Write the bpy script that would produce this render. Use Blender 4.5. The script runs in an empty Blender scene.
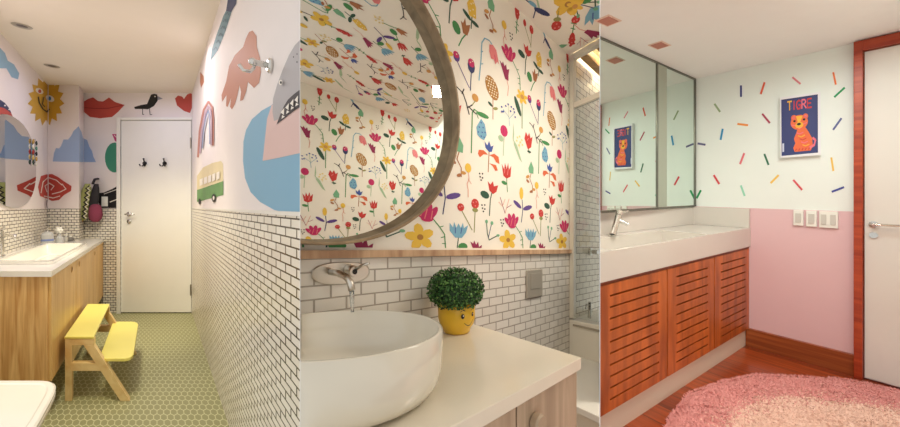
# Three small bathrooms standing side by side, seen from one doorway-height camera.
import bpy, bmesh, math, random
from mathutils import Vector, Matrix
from mathutils.geometry import tessellate_polygon
random.seed(7)
SC = bpy.context.scene
COL = SC.collection
F, CX, HY, CAMZ = 340.0, 450.0, 197.0, 1.2

# ------------------------------------------------------------------ materials
def lin(c):
    return tuple(((x/255)/12.92 if x/255 <= .04045 else (((x/255)+.055)/1.055)**2.4) for x in c)
MATS = {}
def mat(name, rgb, rough=.6, metal=0, bump=0, bscale=60, var=0, vscale=8, emit=None, es=1, trans=0, coat=0, spec=.5):
    if name in MATS: return MATS[name]
    m = bpy.data.materials.new(name); m.use_nodes = True
    nt = m.node_tree; b = nt.nodes['Principled BSDF']
    col = lin(rgb) + (1,)
    b.inputs['Base Color'].default_value = col
    b.inputs['Roughness'].default_value = rough
    b.inputs['Metallic'].default_value = metal
    b.inputs['Specular IOR Level'].default_value = spec
    if coat: b.inputs['Coat Weight'].default_value = coat; b.inputs['Coat Roughness'].default_value = .08
    if trans: b.inputs['Transmission Weight'].default_value = trans
    if emit:
        b.inputs['Emission Color'].default_value = lin(emit)+(1,); b.inputs['Emission Strength'].default_value = es
    tc = nt.nodes.new('ShaderNodeTexCoord')
    nz = nt.nodes.new('ShaderNodeTexNoise'); nz.inputs['Scale'].default_value = vscale; nz.inputs['Detail'].default_value = 5
    nt.links.new(tc.outputs['Object'], nz.inputs['Vector'])
    mix = nt.nodes.new('ShaderNodeMix'); mix.data_type = 'RGBA'
    v = var if var else .02
    mix.inputs[6].default_value = tuple(max(0, x*(1-v)) for x in col[:3])+(1,)
    mix.inputs[7].default_value = tuple(min(1, x*(1+v)) for x in col[:3])+(1,)
    nt.links.new(nz.outputs['Fac'], mix.inputs[0]); nt.links.new(mix.outputs[2], b.inputs['Base Color'])
    if bump:
        n2 = nt.nodes.new('ShaderNodeTexNoise'); n2.inputs['Scale'].default_value = bscale
        nt.links.new(tc.outputs['Object'], n2.inputs['Vector'])
        bp = nt.nodes.new('ShaderNodeBump'); bp.inputs['Strength'].default_value = bump; bp.inputs['Distance'].default_value = .004
        nt.links.new(n2.outputs['Fac'], bp.inputs['Height']); nt.links.new(bp.outputs['Normal'], b.inputs['Normal'])
    MATS[name] = m
    return m

def uvnode(nt):
    u = nt.nodes.new('ShaderNodeUVMap'); u.uv_map = 'UVMap'; return u.outputs['UV']

def brick(name, c1, c2, mortar, bw, bh, ms, rough=.25, bias=0, offset=.5, bump=.4, grain=None, coat=0):
    m = bpy.data.materials.new(name); m.use_nodes = True; nt = m.node_tree; b = nt.nodes['Principled BSDF']
    br = nt.nodes.new('ShaderNodeTexBrick')
    br.inputs['Color1'].default_value = lin(c1)+(1,); br.inputs['Color2'].default_value = lin(c2)+(1,)
    br.inputs['Mortar'].default_value = lin(mortar)+(1,)
    br.inputs['Scale'].default_value = 1; br.inputs['Mortar Size'].default_value = ms
    br.inputs['Mortar Smooth'].default_value = .15; br.inputs['Bias'].default_value = bias
    br.inputs['Brick Width'].default_value = bw; br.inputs['Row Height'].default_value = bh
    br.offset = offset
    uv = uvnode(nt); nt.links.new(uv, br.inputs['Vector'])
    out = br.outputs['Color']
    if grain:
        mp = nt.nodes.new('ShaderNodeMapping'); mp.inputs['Scale'].default_value = grain
        nt.links.new(uv, mp.inputs['Vector'])
        nz = nt.nodes.new('ShaderNodeTexNoise'); nz.inputs['Scale'].default_value = 1; nz.inputs['Detail'].default_value = 8
        nt.links.new(mp.outputs['Vector'], nz.inputs['Vector'])
        cr = nt.nodes.new('ShaderNodeValToRGB'); cr.color_ramp.elements[0].color = (.55,.5,.45,1); cr.color_ramp.elements[1].color = (1.25,1.2,1.1,1)
        cr.color_ramp.elements[0].position = .3; cr.color_ramp.elements[1].position = .7
        nt.links.new(nz.outputs['Fac'], cr.inputs['Fac'])
        mx = nt.nodes.new('ShaderNodeMix'); mx.data_type = 'RGBA'; mx.blend_type = 'MULTIPLY'; mx.inputs[0].default_value = 1
        nt.links.new(out, mx.inputs[6]); nt.links.new(cr.outputs['Color'], mx.inputs[7]); out = mx.outputs[2]
    nt.links.new(out, b.inputs['Base Color']); b.inputs['Roughness'].default_value = rough
    if coat: b.inputs['Coat Weight'].default_value = coat
    bp = nt.nodes.new('ShaderNodeBump'); bp.inputs['Strength'].default_value = bump; bp.inputs['Distance'].default_value = .002; bp.invert = True
    nt.links.new(br.outputs['Fac'], bp.inputs['Height']); nt.links.new(bp.outputs['Normal'], b.inputs['Normal'])
    MATS[name] = m; return m

def hexmat(name, tile, grout, size):
    m = bpy.data.materials.new(name); m.use_nodes = True; nt = m.node_tree; b = nt.nodes['Principled BSDF']
    def vm(op, *ins):
        n = nt.nodes.new('ShaderNodeVectorMath'); n.operation = op
        for i, x in enumerate(ins):
            if isinstance(x, (tuple, list)): n.inputs[i].default_value = x
            else: nt.links.new(x, n.inputs[i])
        return n.outputs['Value'] if op in ('DOT_PRODUCT', 'LENGTH') else n.outputs['Vector']
    def mt(op, *ins):
        n = nt.nodes.new('ShaderNodeMath'); n.operation = op
        for i, x in enumerate(ins):
            if isinstance(x, (int, float)): n.inputs[i].default_value = x
            else: nt.links.new(x, n.inputs[i])
        return n.outputs[0]
    p = vm('MULTIPLY', uvnode(nt), (1/size, 1/size, 0))
    p = vm('ADD', p, (500, 500*1.7320508, 0))
    r = (1, 1.7320508, 1); h = (.5, .8660254, 0)
    a = vm('SUBTRACT', vm('MODULO', p, r), h)
    q = vm('SUBTRACT', vm('MODULO', vm('ADD', p, h), r), h)
    fa, fb = mt('LESS_THAN', vm('DOT_PRODUCT', a, a), vm('DOT_PRODUCT', q, q)), None
    mx = nt.nodes.new('ShaderNodeMix'); mx.data_type = 'VECTOR'
    nt.links.new(fa, mx.inputs[0]); nt.links.new(q, mx.inputs[4]); nt.links.new(a, mx.inputs[5])
    g = vm('ABSOLUTE', mx.outputs[1])
    d = mt('MAXIMUM', vm('DOT_PRODUCT', g, (1, 0, 0)), vm('DOT_PRODUCT', g, (.5, .8660254, 0)))
    k = mt('GREATER_THAN', d, .445)
    cm = nt.nodes.new('ShaderNodeMix'); cm.data_type = 'RGBA'
    cm.inputs[6].default_value = lin(tile)+(1,); cm.inputs[7].default_value = lin(grout)+(1,)
    nt.links.new(k, cm.inputs[0]); nt.links.new(cm.outputs[2], b.inputs['Base Color'])
    b.inputs['Roughness'].default_value = .45
    MATS[name] = m; return m

def wood(name, c1, c2, scale=(3, 60, 60), rough=.45, coord='UV', dist=.6, c0=.35, c1p=.65):
    m = bpy.data.materials.new(name); m.use_nodes = True; nt = m.node_tree; b = nt.nodes['Principled BSDF']
    if coord == 'UV': src = uvnode(nt)
    else:
        tc = nt.nodes.new('ShaderNodeTexCoord'); src = tc.outputs['Object']
    mp = nt.nodes.new('ShaderNodeMapping'); mp.inputs['Scale'].default_value = scale
    nt.links.new(src, mp.inputs['Vector'])
    nz = nt.nodes.new('ShaderNodeTexNoise'); nz.inputs['Scale'].default_value = 1; nz.inputs['Detail'].default_value = 6; nz.inputs['Distortion'].default_value = dist
    nt.links.new(mp.outputs['Vector'], nz.inputs['Vector'])
    cr = nt.nodes.new('ShaderNodeValToRGB')
    cr.color_ramp.elements[0].position = c0; cr.color_ramp.elements[1].position = c1p
    cr.color_ramp.elements[0].color = lin(c1)+(1,); cr.color_ramp.elements[1].color = lin(c2)+(1,)
    nt.links.new(nz.outputs['Fac'], cr.inputs['Fac']); nt.links.new(cr.outputs['Color'], b.inputs['Base Color'])
    b.inputs['Roughness'].default_value = rough
    MATS[name] = m; return m

# ------------------------------------------------------------------ rooms: each has its own two wall directions and floor fall
class Room:
    def __init__(s, A, B, lo, hi):
        s.A, s.B, s.lo, s.hi = Vector(A), Vector(B), lo, hi
    def P(s, u, v, w):
        return s.A*u + s.B*v + Vector((0, 0, w))
    def on(s, px, py, axis, val):
        dx, dy, dz = (px-CX)/F, 1.0, (HY-py)/F
        det = s.A.x*s.B.y - s.B.x*s.A.y
        u1 = (dx*s.B.y - s.B.x*dy)/det; v1 = (s.A.x*dy - s.A.y*dx)/det
        w1 = dz - s.A.z*u1 - s.B.z*v1
        t = (val/u1) if axis == 'u' else (val/v1) if axis == 'v' else (val-CAMZ)/w1
        return (u1*t, v1*t, CAMZ + w1*t)
def vp(x, hy):
    return ((x-CX)/F, 1.0, (HY-hy)/F)
L = Room(vp(157, 206), (1, 0, 0), None, 299.8)
C = Room(vp(785, 249), vp(232, 249), 300.2, 599.6)
R = Room(vp(200, 190), vp(980, 190), 600.2, None)

# ------------------------------------------------------------------ mesh builder
class MB:
    def __init__(s): s.v, s.f, s.m, s.uv, s.mats = [], [], [], [], []
    def mi(s, m):
        if m not in s.mats: s.mats.append(m)
        return s.mats.index(m)
    def add(s, vs, fs, m, uvs=None):
        o = len(s.v); k = s.mi(m); s.v += [Vector(p) for p in vs]
        for f in fs:
            s.f.append([i+o for i in f]); s.m.append(k)
            s.uv.append([uvs[i] for i in f] if uvs else None)
    def quad(s, pts, m, uvs=None): s.add(pts, [tuple(range(len(pts)))], m, uvs)
    def box(s, R_, u0, u1, v0, v1, w0, w1, m, us=1.0, vs_=1.0):
        # UVs in metres, per face
        def face(c, uv):
            s.add([R_.P(*p) for p in c], [(0, 1, 2, 3)], m, uv)
        ut = lambda u: u*us
        vt = lambda v: v*vs_
        face([(u0,v0,w0),(u0,v1,w0),(u0,v1,w1),(u0,v0,w1)], [(vt(v0),w0),(vt(v1),w0),(vt(v1),w1),(vt(v0),w1)])
        face([(u1,v1,w0),(u1,v0,w0),(u1,v0,w1),(u1,v1,w1)], [(vt(v1),w0),(vt(v0),w0),(vt(v0),w1),(vt(v1),w1)])
        face([(u1,v0,w0),(u0,v0,w0),(u0,v0,w1),(u1,v0,w1)], [(ut(u1),w0),(ut(u0),w0),(ut(u0),w1),(ut(u1),w1)])
        face([(u0,v1,w0),(u1,v1,w0),(u1,v1,w1),(u0,v1,w1)], [(ut(u0),w0),(ut(u1),w0),(ut(u1),w1),(ut(u0),w1)])
        face([(u0,v0,w1),(u0,v1,w1),(u1,v1,w1),(u1,v0,w1)], [(vt(v0),ut(u0)),(vt(v1),ut(u0)),(vt(v1),ut(u1)),(vt(v0),ut(u1))])
        face([(u0,v1,w0),(u0,v0,w0),(u1,v0,w0),(u1,v1,w0)], [(vt(v1),ut(u0)),(vt(v0),ut(u0)),(vt(v0),ut(u1)),(vt(v1),ut(u1))])
    def prism(s, R_, poly, w0, w1, m):
        n = len(poly)
        bot = [R_.P(u, v, w0) for u, v in poly]; top = [R_.P(u, v, w1) for u, v in poly]
        s.loft([bot, top], m, True)
    def loft(s, rings, m, cap=True, closed=True):
        n = len(rings[0]); vs = [p for r in rings for p in r]; fs = []
        for i in range(len(rings)-1):
            for j in range(n if closed else n-1):
                a, b = i*n+j, i*n+(j+1) % n
                fs.append((a, b, b+n, a+n))
        if cap:
            fs.append(tuple(reversed(range(n)))); fs.append(tuple(range((len(rings)-1)*n, len(rings)*n)))
        s.add(vs, fs, m)
    def lathe(s, c, prof, m, seg=32, axes=None, cap=False):
        X, Y, Z = axes or (Vector((1,0,0)), Vector((0,1,0)), Vector((0,0,1)))
        c = Vector(c); rings = []
        for r, z in prof:
            rings.append([c + X*(r*math.cos(2*math.pi*k/seg)) + Y*(r*math.sin(2*math.pi*k/seg)) + Z*z for k in range(seg)])
        s.loft(rings, m, cap)
    def tube(s, pts, r, m, seg=10, taper=None):
        pts = [Vector(p) for p in pts]; rings = []
        for i, p in enumerate(pts):
            d = (pts[min(i+1, len(pts)-1)] - pts[max(i-1, 0)]).normalized()
            up = Vector((0,0,1)) if abs(d.z) < .9 else Vector((1,0,0))
            x = d.cross(up).normalized(); y = d.cross(x)
            rr = r if not taper else r*(1+(taper-1)*i/(len(pts)-1))
            rings.append([p + x*(rr*math.cos(2*math.pi*k/seg)) + y*(rr*math.sin(2*math.pi*k/seg)) for k in range(seg)])
        s.loft(rings, m, True)
    def ball(s, c, rx, ry, rz, m, seg=16, rings=10):
        c = Vector(c); rs = []
        for i in range(1, rings):
            t = math.pi*i/rings
            rs.append([c + Vector((rx*math.sin(t)*math.cos(2*math.pi*k/seg), ry*math.sin(t)*math.sin(2*math.pi*k/seg), -rz*math.cos(t))) for k in range(seg)])
        s.loft(rs, m, True)
    def build(s, name, parent=None, room=None, smooth=False, bevel=0, fill=True, sub=0, weld=True, cuts=()):
        bm = bmesh.new(); uvl = bm.loops.layers.uv.new('UVMap')
        bv = [bm.verts.new(p) for p in s.v]
        for f, k, uv in zip(s.f, s.m, s.uv):
            try: fc = bm.faces.new([bv[i] for i in f])
            except ValueError: continue
            fc.material_index = k; fc.smooth = smooth
            if uv:
                for lp, c in zip(fc.loops, uv): lp[uvl].uv = c
        if weld: bmesh.ops.remove_doubles(bm, verts=bm.verts, dist=1e-5)
        if room:
            for px, sg in ((room.lo, -1), (room.hi, 1)):
                if px is None: continue
                n = Vector((1, -(px-CX)/F, 0))*sg
                if max((v.co.dot(n) for v in bm.verts), default=0) > 1e-4:
                    g = bmesh.ops.bisect_plane(bm, geom=bm.verts[:]+bm.edges[:]+bm.faces[:], plane_co=(0,0,0), plane_no=n, clear_outer=True, dist=1e-5)
                    if fill:
                        es = [e for e in g['geom_cut'] if isinstance(e, bmesh.types.BMEdge) and e.is_valid and e.is_boundary]
                        if es: bmesh.ops.holes_fill(bm, edges=es, sides=0)
        for co, no in cuts:
            g = bmesh.ops.bisect_plane(bm, geom=bm.verts[:]+bm.edges[:]+bm.faces[:], plane_co=co, plane_no=no, clear_outer=True, dist=1e-5)
            es = [e for e in g['geom_cut'] if isinstance(e, bmesh.types.BMEdge) and e.is_valid and e.is_boundary]
            if es and fill: bmesh.ops.holes_fill(bm, edges=es, sides=0)
        bmesh.ops.recalc_face_normals(bm, faces=bm.faces) if fill else None
        bm.verts.ensure_lookup_table()
        if not len(bm.verts): raise RuntimeError('empty mesh '+name)
        if parent is not None:
            root = parent
            while root.parent: root = root.parent
            off = root.location.copy()
        else:
            xs = [v.co for v in bm.verts]
            off = Vector(((min(p.x for p in xs)+max(p.x for p in xs))/2, (min(p.y for p in xs)+max(p.y for p in xs))/2, min(p.z for p in xs)))
        bmesh.ops.translate(bm, verts=bm.verts, vec=-off)
        me = bpy.data.meshes.new(name); bm.to_mesh(me); bm.free()
        for m in s.mats: me.materials.append(m)
        o = bpy.data.objects.new(name, me); COL.objects.link(o)
        if parent is not None: o.parent = parent
        else: o.location = off
        if bevel:
            b = o.modifiers.new('bevel', 'BEVEL'); b.width = bevel; b.segments = 2; b.limit_method = 'ANGLE'; b.angle_limit = math.radians(40)
        if sub:
            b = o.modifiers.new('sub', 'SUBSURF'); b.levels = sub; b.render_levels = sub
        return o
def tag(o, label=None, cat=None, group=None, kind=None):
    for k, v in (('label', label), ('category', cat), ('group', group), ('kind', kind)):
        if v: o[k] = v
    return o
def thing(name, loc, label, cat, group=None, kind=None):
    o = bpy.data.objects.new(name, None); o.empty_display_size = .05; COL.objects.link(o); o.location = loc
    bpy.context.view_layer.update()
    return tag(o, label, cat, group, kind)

# ------------------------------------------------------------------ flat painted shapes on planes
def clipx(poly, x, keep_less):
    out = []
    for i in range(len(poly)):
        a, b = poly[i], poly[(i+1) % len(poly)]
        ia = (a[0] <= x) == keep_less; ib = (b[0] <= x) == keep_less
        if ia: out.append(a)
        if ia != ib:
            t = (x-a[0])/(b[0]-a[0]); out.append((x, a[1]+t*(b[1]-a[1])))
    return out
def tri(mb, pts3, m):
    if len(pts3) < 3: return
    ts = tessellate_polygon([[Vector(p) for p in pts3]])
    mb.add(pts3, [tuple(t) for t in ts], m)
def ellp(cx, cy, rx, ry, ang=0, n=14):
    c, s_ = math.cos(ang), math.sin(ang); o = []
    for k in range(n):
        x, y = rx*math.cos(2*math.pi*k/n), ry*math.sin(2*math.pi*k/n)
        o.append((cx+x*c-y*s_, cy+x*s_+y*c))
    return o
def strokeq(pts, wd):
    qs = []
    for a, b in zip(pts, pts[1:]):
        dx, dy = b[0]-a[0], b[1]-a[1]; l = math.hypot(dx, dy) or 1
        nx, ny = -dy/l*wd/2, dx/l*wd/2; ex, ey = dx/l*wd*.2, dy/l*wd*.2
        qs.append([(a[0]+nx-ex, a[1]+ny-ey), (b[0]+nx+ex, b[1]+ny+ey), (b[0]-nx+ex, b[1]-ny+ey), (a[0]-nx-ex, a[1]-ny-ey)])
    return qs
def paint(name, rgb, rough=.6): return mat('paint_'+name, rgb, rough)

# plane painter: surfaces of a room that carry paint. plane = (room, axis, value, off) ; off lifts towards the room
class Surf:
    def __init__(s, room, axis, val, sgn, lo=None, hi=None): s.r, s.ax, s.val, s.sgn, s.lo, s.hi = room, axis, val, sgn, lo, hi
    def put(s, mb, poly, m, layer=0):
        if s.lo is not None: poly = clipx(poly, s.lo, False)
        if s.hi is not None and poly: poly = clipx(poly, s.hi, True)
        if len(poly) < 3: return
        d = s.val + s.sgn*(.0015+.0009*layer)
        tri(mb, [s.r.P(*s.r.on(x, y, s.ax, d)) for x, y in poly], m)
def mural(name, surfs, parent, shapes, label):
    """shapes: list of (kind,data,colour) in survey coordinates, later ones on top"""
    mb = MB()
    for i, (pl, m) in enumerate(shapes):
        for sf in surfs: sf.put(mb, pl, m, i)
    if mb.f:
        o = mb.build(name, parent=parent, fill=False); o['label'] = label; return o

# ------------------------------------------------------------------ common materials
white_paint = mat('wall_paint_cool', (240, 230, 226), .7, bump=.05, bscale=200)
ceil_paint = mat('ceiling_paint', (240, 229, 214), .8)
chrome = mat('chrome', (215, 213, 208), .12, 1)
brushed = mat('brushed_steel', (165, 160, 150), .35, 1)
ceramic = mat('white_ceramic', (244, 240, 230), .12, coat=.5)
black = mat('black_metal', (22, 20, 20), .4)
BL_END = brick('tile_end_left', (246,238,226), (238,230,216), (38,30,28), .058, .0285, .0030)
BL_SIDE = brick('tile_side_left', (248,240,226), (240,230,214), (38,28,24), .058, .0277, .0026)
BC_WALL = brick('tile_centre', (232,226,216), (224,217,206), (172,162,150), .080, .0433, .0026, rough=.18, bump=.9)
BC_SH = brick('tile_shower', (232,222,204), (226,214,196), (140,124,106), .080, .0433, .0024, rough=.2)
HEX = hexmat('hex_floor', (146,144,102), (200,198,156), .039)
OAK = wood('oak_front', (208,162,92), (230,190,124), (26, 1.8, 1), .4)
PINE = wood('pine_side', (192,140,76), (232,192,128), (34, 2.2, 1), .45)

# =================================================================== LEFT ROOM
LW, LR, LE, LP, LPV, LC = -1.15, .392, 3.82, 3.57, -.82, 2.47   # left wall, right wall, end wall, pier front, pier side, ceiling
SU = 1/1.43
mb = MB(); mb.add([L.P(.95,LW,0), L.P(.95,LR,0), L.P(LE,LR,0), L.P(LE,LW,0), L.P(.95,LW,-.05), L.P(.95,LR,-.05), L.P(LE,LR,-.05), L.P(LE,LW,-.05)],
    [(0,1,2,3),(4,7,6,5),(0,4,5,1),(1,5,6,2),(2,6,7,3),(3,7,4,0)], HEX, [(LW,.95*SU),(LR,.95*SU),(LR,LE*SU),(LW,LE*SU)]*2)
tag(mb.build('floor', room=L), 'olive green hexagon mosaic floor of the room with the animal murals', 'floor', kind='structure')
mb = MB(); mb.box(L, .95, LE+.05, LW-.04, LR+.04, LC, LC+.05, ceil_paint)
ceil_l = tag(mb.build('ceiling', room=L), 'cream painted ceiling above the white mural door', 'ceiling', kind='structure')
TT = 1.172
mb = MB(); mb.box(L, .95, LE, LW-.05, LW, 0, TT, BL_SIDE, SU); mb.box(L, .95, LE, LW-.05, LW, TT, LC, white_paint)
wl = tag(mb.build('wall_left', room=L), 'left wall above the marble counter, white brick tile below painted upper wall', 'wall', kind='structure')
mb = MB(); mb.box(L, .90, LE, LR, LR+.04, 0, TT, BL_SIDE, SU); mb.box(L, .90, LE, LR, LR+.04, TT, LC, white_paint)
wr = tag(mb.build('wall_right', room=L), 'long wall with white brick tile and shark mural', 'wall', kind='structure')
mb = MB(); mb.box(L, LE, LE+.05, LW, LR, 0, TT, BL_END); mb.box(L, LE, LE+.05, LW, LR, TT, LC, white_paint)
wb = tag(mb.build('wall_back', room=L), 'end wall behind the white door with lips, bird and heart', 'wall', kind='structure')
mb = MB(); mb.box(L, LP, LE-.001, LW+.001, LPV, 0, TT, BL_END, SU); mb.box(L, LP, LE-.001, LW+.001, LPV, TT, LC-.001, white_paint)
wp = tag(mb.build('wall_pier', room=L), 'boxed corner pier with the blue mountain, left of the end wall', 'wall', kind='structure')
mb = MB(); mb.box(L, .90, LE, LR-.004, LR, TT, TT+.012, mat('tile_edge', (240,234,224), .4))
tag(mb.build('trim_1', room=L), 'pale edging strip along the top of the long brick tiled wall', 'trim', kind='structure')

S_left = Surf(L, 'v', LW, 1, None, 48.7); S_pier = Surf(L, 'u', LP, -1, 48.7, 79.3)
S_side = Surf(L, 'v', LPV, 1, 79.3, 83.6); S_end = Surf(L, 'u', LE, -1, 83.6, 192.5); S_right = Surf(L, 'v', LR, -1, 192.5, 299.7)
P_ = paint
sun_y = P_('sun', (214,168,58)); red = P_('red', (188,74,62)); sky = P_('skyblue', (160,182,214)); blk = P_('black', (24,22,22))
wht = P_('white', (240,232,220)); navy = P_('navy', (40,50,90)); green = P_('green', (62,140,110)); magenta = P_('magenta', (190,60,120))
def star(cx, cy, rx, ry, n, inner):
    o = []
    for k in range(2*n):
        a = math.pi*k/n + .1; q = 1 if k % 2 == 0 else inner
        o.append((cx+rx*q*math.cos(a), cy+ry*q*math.sin(a)))
    return o
def st(pts, w): return strokeq(pts, w)
sun = [(star(46, 101, 18.5, 25, 15, .76), sun_y)]
sun += [(ellp(39.5,91,4.2,2.6,.5), wht), (ellp(39.8,91.2,1.6,1.9), red), (ellp(50,98.5,4.6,3,.5), wht), (ellp(49.5,98.5,1.8,2.1), P_('eyeblue',(70,120,170)))]
sun += [(q, blk) for q in st([(38.5,97),(39.5,103),(43,109),(47,112),(49.5,109)], 1.2)+st([(44,97),(42.5,104),(45,107)], .8)]
mural('painted_sun', [S_left], wl, sun, 'yellow spiky sun face'); mural('painted_sun', [S_pier], wp, sun, 'yellow spiky sun rays')
mural('painted_cloud', [S_left], wl, [([(-14,40),(0,47.7),(5,53),(7.7,60.6),(14,64.4),(19.3,73.5),(18,79.4),(11.6,77.3),(6.4,68.3),(0,68.3),(-14,60)], P_('cloud',(140,178,200)))], 'grey blue cloud')
mural('painted_rocket', [S_left], wl, [([(-12,92),(0,99.5),(5,103),(9,108),(13,117),(-12,113)], red), ([(-12,92),(0,99.5),(5,103),(9,108),(11.5,113),(4,108),(-12,104)], navy),
    (ellp(5,105.5,1,.8), wht), (ellp(9,109.5,.8,.7), wht)], 'navy and red pointed shape')
mt_ = [([(52.8,161.5),(54,153),(56,148),(59,148.5),(61,146),(63.5,139.5),(68,139.5),(71,136),(73.5,131),(78.6,126.3),(81.5,132),(83,138),(87,140),(89.5,147),(92,151),(93.5,157),(95.9,162),(80,162)], sky)]
for s_, p_ in ((S_pier, wp), (S_side, wp), (S_end, wb)): mural('painted_mountain', [s_], p_, mt_, 'pale blue mountain')
rose = [([(38,187),(41,176),(46,174.5),(52,174),(58,177),(65,182),(71.5,186),(71,191),(64,195),(59,200),(52,201),(48,199),(40,196)], red)]
rose += [(q, wht) for q in st([(41,193),(43,182),(48,177.5),(56,180),(62,185)], .9)+st([(47,192),(45,186),(49,183),(54,186),(51,190)], .9)+st([(52,194),(60,192),(66,189),(62,184)], .9)+st([(44,196),(53,198),(60,196)], .8)]
rose += [(q, blk) for q in st([(47,200),(46.5,204),(47,208)], .8)]
mural('painted_rose', [S_left], wl, rose, 'half of the red rose'); mural('painted_rose', [S_pier], wp, rose, 'red rose with white line petals')
lips = [([(83,102),(88,99),(93,97.3),(98,101),(103,101.5),(109,97.5),(115,102),(124.5,105),(118,112),(112,117),(100,118.3),(90,117),(84,112)], red)]
lips += [(q, P_('lipline', (150,44,40))) for q in st([(83,107.5),(95,108.5),(108,108.3),(124,105)], .8)]
mural('painted_lips', [S_end], wb, lips, 'red lips')
bird = [([(134,107),(141,105),(147,104),(151,94.6),(154,93.8),(157,94.4),(158,98),(157.5,101),(154,106),(148,109.3),(144,109),(135,109)], blk), ([(157.6,96),(162.8,98.8),(157.5,100)], P_('beak',(150,150,160)))]
bird += [(q, blk) for q in st([(142.7,108.5),(142.5,114.3),(144,114.4)], .6)+st([(149.5,108.5),(150,114.5),(152,114.6)], .6)] + [(ellp(155,96.5,.7,.7), wht)]
mural('painted_bird', [S_end], wb, bird, 'black bird with grey beak')
mural('painted_heart', [S_end], wb, [([(175,98.5),(178,95.5),(182,96.5),(184,99),(187,94.5),(190,93.3),(192.5,94),(192.5,106),(190,113),(184,111),(177,105.5)], red)], 'red heart')
mural('painted_balloon', [S_end], wb, [(ellp(114.5,157.5,9.6,15,0,24), green), ([(112,134),(119,134),(119,143),(115,141)], magenta)]+[(q, wht) for q in st([(114,135),(118,139)], .6)], 'green oval with magenta scrap above')
mural('painted_fan', [S_end], wb, [([(95,193.5),(104,192.5),(112,189),(119,185),(119,208),(100,208),(99,203)], blk)]+[(q, wht) for q in st([(104,194),(118,189)], .6)+st([(110,202),(118,199)], .8)], 'black fan shape')
# right wall murals
mural('painted_feather', [S_right], wr, [([(210.6,60.6),(212,49),(217,33.5),(223.5,15.5),(228,7),(234,4),(229,20),(224,35),(218,50)], P_('teal',(104,136,144))), ([(226,11),(229,-8),(238,-14),(236,4),(231,12)], navy)]
      + [(q, P_('tealdark',(70,96,108))) for k in range(6) for q in st([(213.5+k*2.4,50-k*7),(216+k*2.3,47-k*7),(217.5+k*2.2,50-k*7)], .8)], 'teal scaled feather with navy tip')
mural('painted_bear', [S_right], wr, [([(252.5,30.5),(256.5,36),(256.8,47),(260,58),(261,72),(259,83),(254,88),(248,82),(246,92),(243,100),(240,101),(241,92),(239.5,85),(237.5,95),(235,104),(232,109.5),(230,107),(231,98),(227.5,107),(226,106),(226.5,95),(222,102),(221.5,95),(226,82),(229,66),(235,55),(243,47),(246,38),(249,32)], P_('bear',(190,122,88)))], 'brown shaggy animal leg shape')
mural('painted_scrap', [S_right], wr, [([(200.3,72),(203.5,76),(204,82),(201,88),(200,82)], P_('bear',(190,122,88)))], 'small brown scrap')
rb = [(q, P_('band0',(196,132,118))) for q in st([(198,157),(199.6,131),(203.6,110),(208.3,101.5),(212,107),(213,118),(212.8,145)], 1.9)]
rb += [(q, P_('band1',(206,176,190))) for q in st([(200,153),(201.6,131),(205,113),(208.3,106),(210.6,111),(211.2,120),(211,145)], 1.5)]
rb += [(q, P_('band2',(150,160,190))) for q in st([(202.2,148),(203.4,131),(206,117),(208.3,110.5),(209.4,116),(209.6,144)], 1.1)]
mural('painted_rainbow', [S_right], wr, rb, 'faded rainbow arch')
bus = [([(197,176),(203,167.5),(212,163),(221,161),(223,164),(223.3,183),(197,193)], P_('cream',(226,210,168))), ([(197,190),(223.3,181),(223.3,195),(197,202)], P_('busgreen',(104,150,88)))]
for k in range(5): bus.append(([(199.6+k*4.2,179.5-k*1.7),(202.8+k*4.2,178-k*1.7),(202.8+k*4.2,184.5-k*1.5),(199.6+k*4.2,186-k*1.5)], wht))
bus += [(ellp(199.5,201.5,1.2,3), blk), (ellp(213.6,198,1.9,4.2), blk), (ellp(213.6,198,.9,2), wht)]
mural('painted_bus', [S_right], wr, bus, 'green and cream bus')
seab = P_('sea', (132,178,204)); shk = P_('shark', (176,170,170)); pnk = P_('belly', (224,190,182))
sh = [([(300,72),(290,84),(280,97),(271.6,105),(261.7,110.6),(252,119),(246,130),(243.4,141.6),(243,161),(245,178),(250.5,192),(260,202),(274.4,210),(287,213),(300,214.5)], seab),
      ([(271.6,105),(267,119),(262.6,161),(280,157.5),(300,153),(300,98)], pnk),
      ([(300,40),(295,45),(289,55),(283,69),(277,85),(273,99),(272.5,112),(274,121),(282,118),(300,104)], shk),
      ([(276.5,124.5),(280,115),(284,106),(288,99.5),(294,94),(300,89.5),(300,107),(293,111.5),(285,118)], P_('mouth',(44,34,34)))]
for k in range(4):
    x, y = 282.3+k*4.6, 110.5-k*5.2+k*k*.35
    sh.append(([(x-1.7,y+2),(x+1.9,y-2.6),(x+1.6,y+4.6)], wht)); sh.append(([(x-.8,y+8.4),(x+2.6,y+6.2),(x-.1,y+4.6)], wht))
sh += [(ellp(280.6,82.5,1.9,2.6), wht), (ellp(280.8,82.5,1,1.5), blk), (ellp(297,62,.6,1), blk), (ellp(293.5,57,.5,.9), blk), (ellp(297,54,.5,.9), blk)]
mural('painted_shark', [S_right], wr, sh, 'grey shark with open toothed mouth on a blue blob')

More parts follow.
